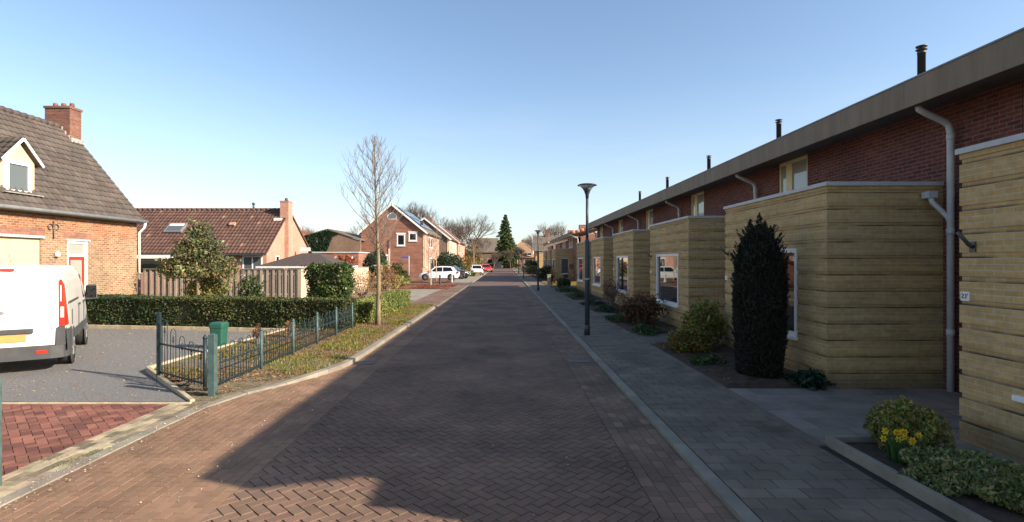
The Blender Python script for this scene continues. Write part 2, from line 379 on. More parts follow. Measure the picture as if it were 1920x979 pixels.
def vt(n, amt=.2, hue=.05, base=(1, 1, 1)):
    b = 1 + (NR.rand(n, 1) - .5) * 2 * amt; h = 1 + (NR.rand(n, 3) - .5) * 2 * hue
    return np.clip(b * h * np.array(base), 0, 3)
def t1(amt=.2, hue=.05):
    b = 1 + rnd.uniform(-amt, amt); return tuple(b * (1 + rnd.uniform(-hue, hue)) for _ in range(3))

# ------------------------------------------------------------------ ground, road, paving
g = MB(); g.quad((-900, -300, -.04), (900, -300, -.04), (900, 1500, -.04), (-900, 1500, -.04)); struct(g, 'ground', 'ground')

def clip_poly(poly, axis, val, keep_less):
    out = []
    for i in range(len(poly)):
        a, b = poly[i], poly[(i + 1) % len(poly)]
        ia = (a[axis] <= val) if keep_less else (a[axis] >= val); ib = (b[axis] <= val) if keep_less else (b[axis] >= val)
        if ia: out.append(a)
        if ia != ib:
            t = (val - a[axis]) / (b[axis] - a[axis]); out.append((a[0] + t * (b[0] - a[0]), a[1] + t * (b[1] - a[1])))
    return out
def shrink(poly, g_):
    cx = sum(p[0] for p in poly) / len(poly); cy = sum(p[1] for p in poly) / len(poly)
    r_ = []
    for x, y in poly:
        dx, dy = x - cx, y - cy; d = math.hypot(dx, dy) or 1; k = max(0, (d - g_ * 1.35)) / d; r_.append((cx + dx * k, cy + dy * k))
    return r_
def brickpoly(mb, poly, z, tint, gap=.0075, dz=.0018, depth=.03):
    p = shrink(poly, gap)
    if len(p) < 3: return
    a = rnd.uniform(-dz, dz); bx_, by_ = rnd.uniform(-.008, .008), rnd.uniform(-.008, .008)
    cx = sum(q[0] for q in p) / len(p); cy = sum(q[1] for q in p) / len(p)
    n = len(p); top = [(x, y, z + a + bx_ * (x - cx) + by_ * (y - cy)) for x, y in p]; bot = [(x, y, z - depth) for x, y in shrink(poly, gap * .4)]
    mb.add(top + bot, [tuple(range(n))] + [(i, n + i, n + (i + 1) % n, (i + 1) % n) for i in range(n)], tint)
def area(poly):
    return abs(sum(poly[i][0] * poly[(i+1) % len(poly)][1] - poly[(i+1) % len(poly)][0] * poly[i][1] for i in range(len(poly)))) / 2
def herring(mb, x0, x1, y0, y1, z, Wd=.1, amt=.1, hue=.03, rot=45, inside=None, gap=.0075):
    c, s_ = math.cos(R(rot)), math.sin(R(rot))
    def tw(a, b):  # lattice (a,b) -> world; (1,1) maps to world x
        x = (a * c + b * s_); y = (-a * s_ + b * c); return (x * Wd, y * Wd)
    ext = max(abs(x0), abs(x1), abs(y0), abs(y1))
    # enumerate by world position: rows r, index n
    n = int(ext / Wd) * 2 + 10
    for r_ in range(-n, n):
        for m_ in range(-n // 2, n // 2):
            for kind in (0, 1):
                a, b = (r_ + 4 * m_, r_) if kind == 0 else (r_ + 3 + 4 * m_, r_)
                cx, cy = tw(a + (1 if kind == 0 else .5), b + (.5 if kind == 0 else 1))
                if cx < x0 - .12 or cx > x1 + .12 or cy < y0 - .12 or cy > y1 + .12: continue
                if inside and not inside(cx, cy): continue
                w_, h_ = (2, 1) if kind == 0 else (1, 2)
                poly = [tw(a, b), tw(a + w_, b), tw(a + w_, b + h_), tw(a, b + h_)]
                poly = clip_poly(poly, 0, x0, False)
                if poly: poly = clip_poly(poly, 0, x1, True)
                if poly and len(poly) > 2 and area(poly) > .0012: brickpoly(mb, poly, z, t1(amt, hue), gap)
def rows(mb, x0, x1, y0, y1, z, w_, l_, amt=.16, hue=.06, inside=None, gap=.004, along='y', tf=None):
    nx = max(1, round((x1 - x0) / w_)) if along == 'y' else max(1, round((y1 - y0) / w_))
    for i in range(nx):
        o = (i % 2) * l_ / 2 + rnd.uniform(-.01, .01)
        if along == 'y':
            xa, xb = x0 + (x1 - x0) * i / nx, x0 + (x1 - x0) * (i + 1) / nx; y = y0 - o
            while y < y1:
                if not inside or inside((xa + xb) / 2, y + l_ / 2):
                    brickpoly(mb, [(xa, y), (xb, y), (xb, y + l_), (xa, y + l_)], z, tf() if tf else t1(amt, hue), gap)
                y += l_
        else:
            ya, yb = y0 + (y1 - y0) * i / nx, y0 + (y1 - y0) * (i + 1) / nx; x = x0 - o
            while x < x1 - .02:
                xa, xb = max(x, x0), min(x + l_, x1)
                if xb - xa > .03 and (not inside or inside((xa + xb) / 2, (ya + yb) / 2)):
                    brickpoly(mb, [(xa, ya), (xb, ya), (xb, yb), (xa, yb)], z, tf() if tf else t1(amt, hue), gap)
                x += l_

# left kerb line
KL = [(-4.2, 1.0), (-4.2, 6.6), (-4.17, 7.6), (-3.95, 8.35), (-3.6, 9.0), (-3.2, 9.9), (-3.04, 10.6), (-3.0, 11.6), (-3.0, 23.6)]
def kerbx(y):
    for (xa, ya), (xb, yb) in zip(KL, KL[1:]):
        if ya <= y <= yb: return xa + (xb - xa) * (y - ya) / (yb - ya)
    return -3.0

NEARY = 42
road = MB(); road.cur = 0
road.quad((-4.25, -30, -.018), (1.85, -30, -.018), (1.85, NEARY, -.018), (-4.25, NEARY, -.018))
road.cur = 1
herring(road, -2.4, 1.25, 1.8, NEARY, 0)
def lime():
    k = rnd.random(); return tuple(c * (1.35 if k < .1 else 1) for c in t1(.14, .03))
rows(road, 1.25, 1.85, 1.8, NEARY, -.001, .11, .21, tf=lime)
lit = lambda: tuple(c * k for c, k in zip(t1(.12, .03), (1.32, 1.27, 1.15)))  # sunlit tone of the left rows painted into the brick tint
rows(road, -2.6, -2.4, 1.8, NEARY, -.001, .1, .21, tf=lit)
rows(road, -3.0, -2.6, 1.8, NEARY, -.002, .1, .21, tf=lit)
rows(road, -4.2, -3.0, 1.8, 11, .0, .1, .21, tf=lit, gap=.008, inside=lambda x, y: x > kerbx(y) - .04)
road.cur = 2
road.quad((-3.0, NEARY, -.001), (1.8, NEARY, -.001), (1.8, 152, -.001), (-3.0, 152, -.001))
road.quad((-3.0, -30, -.001), (1.8, -30, -.001), (1.8, 1.8, -.001), (-3.0, 1.8, -.001))
struct(road, 'road', ['joint', 'roadbrick', 'roadfar'])
sr = MB(); sr.quad((-40, 45.6, -.004), (-3.0, 45.6, -.004), (-3.0, 51.2, -.004), (-40, 51.2, -.004))
sr.quad((-60, 146, .001), (60, 146, .001), (60, 152, .001), (-60, 152, .001)); struct(sr, 'side_street', 'roadfar')

# kerbs
def ribbon(name, pts, w_, ztop, mat, seg=1.0, zb=-.05, gap=.006, parent=None):
    mb = MB()
    for (xa, ya, za), (xb, yb, zb2) in zip(pts, pts[1:]):
        a = Vector((xa, ya, 0)); b = Vector((xb, yb, 0)); d = b - a; n = max(1, round(d.length / seg)); d_ = d.normalized(); nrm = Vector((-d_.y, d_.x, 0))
        for i in range(n):
            p = a + d * (i / n) + d_ * (gap / 2); q = a + d * ((i + 1) / n) - d_ * (gap / 2)
            z0_ = za + (zb2 - za) * (i / n); z1_ = za + (zb2 - za) * ((i + 1) / n); j = rnd.uniform(-.002, .002)
            P = [p, q, q + nrm * w_, p + nrm * w_]; Z = [z0_, z1_, z1_, z0_]
            mb.add([(v_.x, v_.y, zb) for v_ in P] + [(v_.x, v_.y, z_ + j) for v_, z_ in zip(P, Z)],
                   [(0, 3, 2, 1), (4, 5, 6, 7), (0, 1, 5, 4), (1, 2, 6, 5), (2, 3, 7, 6), (3, 0, 4, 7)], t1(.12, .03))
    return tag(mk(mb, name, mat, parent, bevel=.008), kind='structure')
ribbon('kerb', [(x, y, .012 if y < 8 else (.035 if y < 9.5 else .08)) for x, y in KL], .14, 0, 'kerb')
ribbon('kerb', [(1.98, -10, .05), (1.98, 150, .05)], .13, 0, 'kerbdark')
ribbon('kerb', [(-3.0, 23.6, .08), (-3.25, 24.3, .07), (-3.9, 24.9, .03)], .14, 0, 'kerb', .5)
ribbon('kerb', [(-3.0, 24.8, .005), (-3.0, 45.6, .005)], .12, 0, 'kerb')
ribbon('kerb', [(-3.0, 51.2, .08), (-3.0, 146, .08)], .12, 0, 'kerb')

# right sidewalk
SWZ = .045
sw = MB(); sw.cur = 0; sw.quad((1.98, -10, SWZ - .008), (3.5, -10, SWZ - .008), (3.5, 46, SWZ - .008), (1.98, 46, SWZ - .008)); sw.cur = 1
rows(sw, 1.99, 3.4, 1.8, 46, SWZ, .2, .3, .14, .03, gap=.005, along='x')
sw.cur = 2; sw.quad((1.98, 46, SWZ), (3.5, 46, SWZ), (3.5, 146, SWZ), (1.98, 146, SWZ)); struct(sw, 'sidewalk', ['joint', 'tile', 'tilefar'])
ribbon('edging', [(3.5, 5.9, SWZ + .012), (3.5, 8.7, SWZ + .012)], .1, 0, 'tile')
ribbon('edging', [(3.5, 8.7, SWZ + .02), (3.5, 52, SWZ + .02)], .1, 0, 'tile')
# entrance terraces in the gaps between annexes (tiled), and garden beds in front of each annex
Y0, PER = 1.9, 6.48
for k in range(0, 6):
    ya, yb = Y0 + PER * k + 4.2, Y0 + PER * (k + 1) + .23
    if k == 0:
        tp = MB(); tp.cur = 0; tp.box(3.5, 6.94, 1.5, 8.6, -.03, SWZ - .006); tp.cur = 1
        rows(tp, 3.5, 5.1, 1.6, 6.1, SWZ + .004, .4, .6, .1, .03, gap=.008, along='x')
        rows(tp, 3.5, 6.9, 6.1, 8.55, SWZ + .004, .4, .6, .1, .03, gap=.008, along='x'); struct(tp, 'terrace', ['joint', 'slab'])
    else:
        tp = MB(); tp.box(3.52, 6.94, ya + .6, yb, -.03, SWZ + .003); struct(tp, 'garden_path', 'tilefar')
sb = MB()
for k in range(1, 6):
    ya, yb = Y0 + PER * k + .23, Y0 + PER * k + 4.8
    nx_, ny_ = 12, 36
    vs = [(3.5 + 1.6 * i / nx_, ya + (yb - ya) * j / ny_, SWZ - .02 if j in (0, ny_) else SWZ + .01 + .035 * math.sin(math.pi * min(1, i / 3) / 2) * (i > 0) + rnd.uniform(0, .025) * (i > 0)) for j in range(ny_ + 1) for i in range(nx_ + 1)]
    sb.add(vs, [(j * (nx_ + 1) + i, j * (nx_ + 1) + i + 1, (j + 1) * (nx_ + 1) + i + 1, (j + 1) * (nx_ + 1) + i) for j in range(ny_) for i in range(nx_)])
sb.box(3.5, 6.9, 41.2, 51, -.03, SWZ + .008)
sb.box(3.5, 6.9, 51, 146, -.03, SWZ + .006)
struct(sb, 'garden_soil', 'soil')
lw = MB(); lw.box(3.6, 6.9, 44.5, 52.5, 0, SWZ + .02); struct(lw, 'lawn', 'lawn')

# left: gravel forecourt, red pavers, yellow strip, verge, beds, parking bay
gr = MB(); gr.add([(-17, 7.95, -.004), (-4.6, 7.95, -.004), (-6.5, 10.1, -.004), (-6.3, 16.3, -.004), (-17, 17.4, -.004)], [(0, 1, 2, 3, 4)])
gr.quad((-17, 17.4, -.004), (-6.3, 16.3, -.004), (-6.3, 25, -.006), (-17, 25, -.006)); struct(gr, 'gravel_forecourt', 'gravel')
rpv = MB(); rpv.cur = 0; rpv.quad((-13, -5, -.012), (-4.32, -5, -.012), (-4.32, 7.9, -.012), (-13, 7.9, -.012)); rpv.cur = 1
herring(rpv, -9.5, -4.78, 2.5, 7.72, .004, .1, .4, .05, rot=45, gap=.004)
rpv.cur = 2; rows(rpv, -4.78, -4.34, 1.8, 7.7, .005, .11, .21, tf=lambda: (lambda k: tuple(c * k for c in t1(.1, .05)))(rnd.choice((.45, .6, .8, 1, 1.15))))
struct(rpv, 'driveway', ['joint', 'redpaver', 'yellowpaver'])
ribbon('edging', [(-4.5, 7.85, .02), (-13, 7.85, .02)], .07, 0, 'timber', 1.2)

def patch(name, poly, z, mat, n=0): mb = MB(); mb.add([(x, y, z) for x, y in poly], [tuple(range(len(poly)))]); return struct(mb, name, mat)
vg = MB()
ys = [7.7 + .3 * i for i in range(54)]
for a, b in zip(ys, ys[1:]):
    xa, xb = min(kerbx(a), kerbx(min(a, 23.5))) - .13, kerbx(min(b, 23.5)) - .13
    def zz(y): return float(np.interp(y, [7.9, 8.4, 9.0, 9.9], [.0, .015, .032, .07]))
    wl = [-6.5 if a > 10 else max(-6.5, -4.45 - (a - 7.9) * .95)]
    xl = wl[0]
    for i in range(6):
        u0, u1 = i / 6, (i + 1) / 6
        vg.quad((xl + (xa - xl) * u0, a, zz(a)), (xl + (xa - xl) * u1, a, zz(a)), (xl + (xb - xl) * u1, b, zz(b)), (xl + (xb - xl) * u0, b, zz(b)))
vg.add([(-4.45, 7.75, -.001), (-4.0, 7.7, -.001), (-4.0, 10.3, -.001), (-6.62, 10.3, -.001), (-6.6, 10.05, -.001)], [(0, 1, 2, 3, 4)])
struct(vg, 'verge', 'verge')
ribbon('edging', [(-4.52, 7.95, .03), (-6.58, 10.1, .1), (-6.3, 16.0, .1)], .07, 0, 'timber', 1.0)
ribbon('edging', [(-6.2, 15.75, .1), (-13.2, 16.75, .1)], .07, 0, 'timber', .5)
patch('garden_lawn', [(-17, 17.3), (-4.6, 16.6), (-4.6, 27.9), (-12, 27.9), (-17, 27.9)], .03, 'lawn')
patch('garden_bed', [(-10, 27.9), (-4.6, 24.6), (-7, 40), (-12, 40)], .034, 'verge')
pb = MB(); pb.cur = 0; pb.quad((-16, 26.6, -.01), (-3.12, 25.0, -.01), (-3.12, 40.5, -.01), (-16, 40.5, -.01)); pb.cur = 1
rows(pb, -9.5, -4.6, 26.8, 40, .0, .3, .3, .1, .02, gap=.003, along='x'); pb.cur = 2
rows(pb, -4.6, -3.13, 25, 45.6, -.001, .1, .21, .16, .05); struct(pb, 'parking_bay', ['joint', 'greypaver', 'roadbrick'])
patch('leaf_bed', [(-20, 40.4), (-4.62, 40.4), (-4.62, 45.5), (-20, 45.5)], .03, 'redleaf')
patch('leaf_bed', [(-20, 51.3), (-5.2, 51.3), (-5.2, 56), (-20, 56)], .03, 'redleaf')
patch('front_yards', [(-5.25, 51.25), (-3.13, 51.25), (-3.13, 56.05), (-5.25, 56.05)], .015, 'greypaver')
patch('front_yards', [(-30, 56), (-3.15, 56), (-3.15, 146), (-30, 146)], .02, 'greypaver')

# ------------------------------------------------------------------ generic building bits
def window(parent, c, U, N, w_, h_, frame='white', glass='glass', fr=.07, mull=(), bars=(), sill=True, lintel=None, depth=.03, name='window'):
    """frame proud of the wall, pane inside; c = centre of the window on the wall plane"""
    c = Vector(c); U = Vector(U).normalized(); N = Vector(N).normalized(); Z = Vector((0, 0, 1)); c2 = c + N * (depth / 2)
    f = MB()
    for s_ in (-1, 1):
        f.obox(c2 + U * s_ * (w_ / 2 - fr / 2), U, N, Z, fr, depth, h_); f.obox(c2 + Z * s_ * (h_ / 2 - fr / 2), U, N, Z, w_ - 2 * fr, depth, fr)
    for m_ in mull: f.obox(c2 + U * (m_ - .5) * w_, U, N, Z, fr * .8, depth * .95, h_ - 2 * fr)
    for m_ in bars: f.obox(c2 + Z * (m_ - .5) * h_, U, N, Z, w_ - 2 * fr, depth * .9, fr * .8)
    o = mk(f, name, frame, parent)
    p = MB(); p.obox(c + N * .006, U, N, Z, w_ - 2 * fr, .008, h_ - 2 * fr); mk(p, 'pane', glass, o)
    if sill:
        s2 = MB(); s2.obox(c + N * .05 - Z * (h_ / 2 + .03), U, N, Z, w_ + .12, .1, .055); mk(s2, 'sill', frame if sill is True else sill, o)
    if lintel:
        s2 = MB(); s2.obox(c + N * .03 + Z * (h_ / 2 + .07), U, N, Z, w_ + .16, .08, .12); mk(s2, 'lintel', lintel, o)
    return o

def tile_roof(name, mat, parent, O, U, V, Wd, Ln, tw=.24, tl=.34, amp=.03, amt=.16, hue=.06, ns=6, lichen=0):
    O = Vector(O); U = Vector(U).normalized(); V = Vector(V).normalized(); N = U.cross(V).normalized()
    if N.z < 0: N = -N
    nt_ = max(1, round(Wd / tw)); tw = Wd / nt_; nr = max(1, round(Ln / tl)); tl = Ln / nr
    mb = MB(); prof = [amp * (.5 + .5 * math.cos(2 * math.pi * (i / ns))) for i in range(ns)]
    cols = nt_ * ns + 1
    for j in range(nr):
        lo = []; hi = []
        for i in range(cols):
            u = i * tw / ns; h = prof[i % ns] + rnd.uniform(-.002, .002)
            lo.append(O + U * u + V * (j * tl) + N * (h + .035)); hi.append(O + U * u + V * ((j + 1) * tl + .02) + N * (h + .004))
        drop = [p - N * .035 for p in lo]
        o = len(mb.v); mb.v += [tuple(p) for p in lo + hi + drop]
        for t_ in range(nt_):
            tn = t1(amt, hue)
            if lichen and rnd.random() < lichen: tn = (2.1, 2.2, 2.0)
            for q in range(ns):
                i = t_ * ns + q
                mb.f.append((o + i, o + i + 1, o + cols + i + 1, o + cols + i)); mb.t.append(tn); mb.m.append(0); mb.sm.append(True)
                mb.f.append((o + 2 * cols + i, o + 2 * cols + i + 1, o + i + 1, o + i)); mb.t.append(tn); mb.m.append(0); mb.sm.append(False)
    # solid underside so that the roof has thickness
    a, b, c_, d_ = O - N * .05, O + U * Wd - N * .05, O + U * Wd + V * Ln - N * .05, O + V * Ln - N * .05
    mb.add([a, b, c_, d_, a + N * .048, b + N * .048, c_ + N * .048, d_ + N * .048], [(0, 3, 2, 1), (4, 5, 6, 7), (0, 1, 5, 4), (1, 2, 6, 5), (2, 3, 7, 6), (3, 0, 4, 7)])
    return mk(mb, name, mat, parent)

# ------------------------------------------------------------------ terrace of yellow-annexed houses on the right
FX, AX, RX = 6.15, 5.1, 6.94        # fascia plane, annex front, red wall
ORD = ['nearest', 'second', 'third', 'fourth', 'fifth', 'sixth']
def annex(r, y0, xw, wy0, wy1, wz0, wz1, h=3.24, near_window=None):
    """banded brick annex: every fourth course set back"""
    mb = MB(); zc = set([0, h]); z = 0; L_ = 3.97; th = .12
    while z < h: zc.add(round(z, 4)); zc.add(round(min(h, z + .065), 4)); z += .26
    zc |= {wz0, wz1}; 
    if near_window: zc |= {near_window[2], near_window[3]}
    zc = sorted(zc)
    for a, b in zip(zc, zc[1:]):
        if b - a < .001: continue
        m_ = (a + b) / 2; ins = .017 if (m_ % .26) < .065 and m_ > .1 else 0
        xa = xw + ins; ya = y0 + ins; yb = y0 + L_ - ins
        if wz0 < m_ < wz1:
            mb.box(xa, xw + th, ya, y0 + wy0, a, b); mb.box(xa, xw + th, y0 + wy1, yb, a, b)
        else: mb.box(xa, xw + th, ya, yb, a, b)
        if near_window and near_window[2] < m_ < near_window[3]:
            mb.box(xw + th, near_window[0], ya, y0 + th, a, b); mb.box(near_window[1], RX, ya, y0 + th, a, b)
        else: mb.box(xw + th, RX, ya, y0 + th, a, b)
        mb.box(xw + th, RX, y0 + L_ - th, yb, a, b)
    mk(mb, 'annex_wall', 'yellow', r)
    cp = MB(); cp.box(xw - .03, RX - .002, y0 - .03, y0 + L_ + .03, h, h + .065); mk(cp, 'coping', 'coping', r, bevel=.006)
    # window in the street front
    f = MB(); fx = xw - .008; fw = .075; fx2 = xw + .1
    f.box(fx, fx2, y0 + wy0, y0 + wy0 + fw, wz0 + .006, wz1); f.box(fx, fx2, y0 + wy1 - fw, y0 + wy1, wz0 + .006, wz1)
    f.box(fx, fx2, y0 + wy0 + fw, y0 + wy1 - fw, wz1 - fw, wz1); f.box(fx, fx2, y0 + wy0 + fw, y0 + wy1 - fw, wz0 + .006, wz0 + fw)
    w_ = mk(f, 'window', 'white', r)
    p = MB(); p.box(fx + .06, fx + .072, y0 + wy0 + fw, y0 + wy1 - fw, wz0 + fw, wz1 - fw); mk(p, 'pane', 'glass', w_)
    s_ = MB(); s_.box(xw - .07, xw + .09, y0 + wy0 - .04, y0 + wy1 + .1, wz0 - .05, wz0 + .004); mk(s_, 'sill', 'white', w_, bevel=.004)

def terrace_unit(y0, label):
    r = thing('terrace_house', label, 'house', (FX, y0, 0), 'terrace houses with yellow brick annexes on the right')
    annex(r, y0 + .23, AX, .88, 3.17, .72, 2.27)
    wl = MB(); t_ = .2
    wl.box(RX, RX + t_, y0, y0 + PER, 0, 3.3)
    wl.box(RX, RX + t_, y0, y0 + 4.08, 3.3, 4.56); wl.box(RX, RX + t_, y0 + 5.39, y0 + PER, 3.3, 4.56)
    wl.box(RX + t_, 12.6, y0 + .001, y0 + .2, 0, 4.56)
    wl.box(12.6, 12.8, y0 + .001, y0 + PER - .001, 0, 5.6)
    mk(wl, 'wall', 'redbrick', r)
    # upper window: frame, pane, curtain
    a, b = y0 + 4.08, y0 + 5.39
    f = MB(); x = RX + .02
    f.box(x, x + .07, a, a + .07, 3.3, 4.5); f.box(x, x + .07, b - .07, b, 3.3, 4.5); f.box(x, x + .07, a + .07, b - .07, 4.42, 4.5); f.box(x, x + .07, a + .07, b - .07, 3.3, 3.36)
    f.box(x, x + .07, a + .72, a + .79, 3.36, 4.42); f.box(x + .01, x + .05, a + .79, a + 1.0, 3.36, 4.42)
    w_ = mk(f, 'window', 'cream', r)
    p = MB(); p.box(x + .03, x + .038, a + .07, b - .07, 3.36, 4.42); mk(p, 'pane', 'palepane', w_)
    # door in the recess between the annexes
    d = MB(); d.box(RX - .04, RX - .002, y0 + 4.5, y0 + 5.5, SWZ, 2.3); do = mk(d, 'door', 'white', r)
    d = MB(); d.box(RX - .052, RX - .041, y0 + 4.66, y0 + 5.34, 1.1, 2.1); mk(d, 'pane', 'glass', do)
    d = MB(); d.tube([(RX - .08, y0 + 5.42, 1.05), (RX - .08, y0 + 5.3, 1.05)], .012); mk(d, 'handle', 'steel', do)
    # roof: low single pitch, with fascia and soffit
    sl = .235
    rf = MB(); x1 = 13.2
    rf.prism([(FX + .03, y0, 4.72), (x1, y0, 4.72 + (x1 - FX) * sl), (x1, y0, 4.85 + (x1 - FX) * sl), (FX + .03, y0, 4.785)], (0, PER, 0)); mk(rf, 'roof', 'bitumen', r)
    fa = MB()
    for a_, b_ in ((0, 2.15), (2.156, 4.31), (4.316, PER - .006)): fa.box(FX, FX + .025, y0 + a_, y0 + b_, 4.395, 4.79)
    fao = mk(fa, 'fascia', 'fascia', r); fa = MB(); fa.box(FX - .012, FX + .1, y0, y0 + PER, 4.792, 4.815); mk(fa, 'drip_edge', 'zinc', fao)
    so_ = MB(); so_.box(FX + .026, RX + .06, y0, y0 + PER, 4.50, 4.53); so_.box(FX + .026, FX + .2, y0, y0 + PER, 4.40, 4.42); mk(so_, 'soffit', 'soffit', r)
    # flue
    v = MB(); c0 = (9.55, y0 + 4.08, 5.2)
    v.lathe(c0, [(.082, 0), (.082, 1.6), (.088, 1.6), (.088, 1.64), (.078, 1.64), (.078, 1.68)], 14)
    v.lathe((9.55, y0 + 4.08, 6.86), [(.05, 0), (.115, .02), (.115, .035), (.05, .04)], 14)
    v.lathe((9.55, y0 + 4.08, 6.95), [(.04, -.05), (.04, 0), (.115, .0), (.115, .02), (.02, .04)], 14); mk(v, 'flue', 'steel', r)
    # downpipe
    dp = MB(); yp = y0 + 6.43; rr = .048
    dp.tube([(6.3, yp - .04, 4.43), (6.32, yp - .04, 4.36), (6.42, yp - .03, 4.31), (6.72, yp, 4.19), (6.8, yp, 4.13), (6.83, yp, 4.0), (6.83, yp, .05)], rr, 12)
    for zc_ in (3.95, 2.5, .95): dp.lathe((6.83, yp, zc_), [(rr, -.05), (rr + .008, -.05), (rr + .008, .05), (rr, .05)], 12)
    dpo = mk(dp, 'downpipe', 'pipe', r)
    sp_ = MB(); sp_.tube([(6.62, yp + .14, 3.06), (6.63, yp + .1, 2.96), (6.8, yp + .03, 2.74), (6.83, yp, 2.62)], .038, 10); sp_.box(6.56, 6.7, yp + .08, yp + .23, 3.03, 3.13); mk(sp_, 'spout', 'pipe', dpo)
    # flag holder and house number plate
    fh = MB(); fh.tube([(AX - .0, y0 + 4.02, 2.2), (AX - .06, y0 + 4.0, 2.22), (AX - .2, y0 + 3.98, 2.36)], .02, 8); fh.box(AX - .012, AX + .0, y0 + 3.98, y0 + 4.06, 2.15, 2.26); mk(fh, 'flag_holder', 'steel', r)
    npl = MB(); npl.box(AX - .012, AX + .03, y0 + 4.06, y0 + 4.17, 1.61, 1.71); mk(npl, 'number_plate', 'white', r)
    return r
proto = terrace_unit(Y0, 'nearest terrace house, yellow banded brick annex with number 23 plate at the right edge')
def digits(body, parent, loc, size, mat, rotz):
    cu = bpy.data.curves.new('digits', 'FONT'); cu.body = body; cu.size = size; cu.extrude = .0015; cu.align_x = 'CENTER'; cu.align_y = 'CENTER'
    tmp = bpy.data.objects.new('digits', cu); C.objects.link(tmp)
    dg = bpy.context.evaluated_depsgraph_get(); me = bpy.data.meshes.new_from_object(tmp.evaluated_get(dg)); bpy.data.objects.remove(tmp)
    me.materials.clear(); me.materials.append(M[mat])
    o = bpy.data.objects.new('digits', me); C.objects.link(o); o.parent = parent
    o.location = Vector(loc) - wloc(parent); o.rotation_euler = (R(90), 0, rotz); return o
labs = ['second terrace house, its banded annex behind the dark columnar yew',
        'third terrace house, large white framed annex window beside the dry hydrangea',
        'fourth terrace house in the row, annex window behind the tall lamp post line',
        'fifth terrace house in the row, narrow view of its annex beside the tall lamp post',
        'sixth and last house of the near terrace, its annex next to the small front lawn']
for k in range(1, 6):
    c = copy_tree(proto); c.location = (FX, Y0 + PER * k, 0); c['label'] = labs[k - 1]
plate = [o for o in proto.children if o.name.startswith('number_plate')][0]
digits("23'", plate, (AX - .0145, Y0 + 4.115, 1.66), .075, 'dark', R(-90))

# end wall and verge of the first roof, towards the camera
ew = [o for o in proto.children if o.name.startswith('roof')][0]
vb = MB(); sl = .235
vb.prism([(FX, 1.55, 4.45), (13.2, 1.55, 4.45 + 7.05 * sl), (13.2, 1.55, 4.86 + 7.05 * sl), (FX, 1.55, 4.79)], (0, .35, 0)); mk(vb, 'verge_board', 'fascia', ew)
# last house: end wall with gable
# second and third terraces further on
def far_unit(y0, label, first=False, group='orange edged terrace houses further down the street'):
    r = thing('terrace_house', label, 'house', (FX, y0, 0), group)
    nw = (5.75, 6.4, .75, 2.35) if first else None
    annex(r, y0 + 3.8 if first else y0 + .23, AX, .7, 3.1, .72, 2.27, near_window=nw)
    off = 3.8 if first else .23
    if first:
        window(r, (6.07, y0 + off + .03, 1.55), (1, 0, 0), (0, -1, 0), .8, 1.6, fr=.06, glass='glassblue')
        wr = MB(); 
        for k in range(16):
            a0, a1 = 2 * math.pi * k / 16, 2 * math.pi * (k + 1) / 16
            wr.tube([(6.72 + .16 * math.cos(a0), y0 + off - .06, 1.5 + .2 * math.sin(a0)), (6.72 + .16 * math.cos(a1), y0 + off - .06, 1.5 + .2 * math.sin(a1))], .045, 6)
        mk(wr, 'wreath', 'rust', r)
    P_ = PER + (3.57 if first else 0)
    wl = MB(); wl.box(RX, RX + .2, y0, y0 + P_, 0, 4.3); 
    wl.prism([(RX, y0, 0), (13, y0, 0), (13, y0, 4.3 + 6.2 * .25), (RX, y0, 4.3)], (0, .2, 0)); mk(wl, 'wall', 'pinkdark', r)
    for q in (1.2, 3.0): window(r, (RX, y0 + off + q, 3.85), (0, 1, 0), (-1, 0, 0), 1.1, .9, sill=False)
    rf = MB(); rf.prism([(FX, y0 - .15, 4.5), (13.2, y0 - .15, 4.5 + 7 * .25), (13.2, y0 - .15, 4.62 + 7 * .25), (FX, y0 - .15, 4.72)], (0, P_ + .15, 0)); rfo = mk(rf, 'roof', 'tilegrey', r)
    fa = MB(); fa.box(FX - .03, FX - .003, y0 - .15, y0 + P_, 4.36, 4.76); mk(fa, 'fascia', 'fascia', r)
    vt_ = MB(); n = 16
    for i in range(n):
        x = FX + i * .42; z = 4.66 + (x - FX) * .245
        vt_.tube([(x, y0 - .12, z + .02), (x + .44, y0 - .12, z + .13)], [.11, .13], 8)
    mk(vt_, 'verge_tiles', 'orangetile', rfo)
    if first:
        dp = MB(); dp.tube([(FX, y0 - .1, 4.45), (6.75, y0 - .2, 4.25), (6.85, y0 - .2, 4.1), (6.85, y0 - .2, .05)], .045, 8); mk(dp, 'downpipe', 'coping', r)
    if y0 > 65: ch = MB(); ch.box(9.6, 10.4, y0 + 2, y0 + 2.9, 5, 6.7); mk(ch, 'chimney', 'pinkdark', r)
    return r
far_unit(51.0, 'first house of the far terrace, annex end with window and wreath above the bicycles', True)
far_unit(61.05, 'middle house of the far terrace, dark annex beyond the bicycles')
far_unit(67.55, 'last house of the far terrace before the gap with the garden')
far_unit(80.0, 'low house with an orange tiled verge beyond the second gap on the right')

# ------------------------------------------------------------------ big brick house at left with garage and red door
LX = -16.9
h1 = thing('brick_house', 'large brick house at left edge, red door, gabled dormer and brick chimney', 'house', (LX, 20, 0))
w_ = MB(); T = .25
# street wall split round the garage opening and the door
GA, GB, GZ = 15.2, 19.85, 2.88      # garage opening
DA, DB, DZ = 21.02, 22.07, 2.84
w_.box(LX - T, LX, 8.0, GA, 0, 3.94); w_.box(LX - T, LX, GA, GB, GZ, 3.94); w_.box(LX - T, LX, GB, DA, 0, 3.94)
w_.box(LX - T, LX, DA, DB, DZ, 3.94); w_.box(LX - T, LX, DB, 25.0, 0, 3.94)
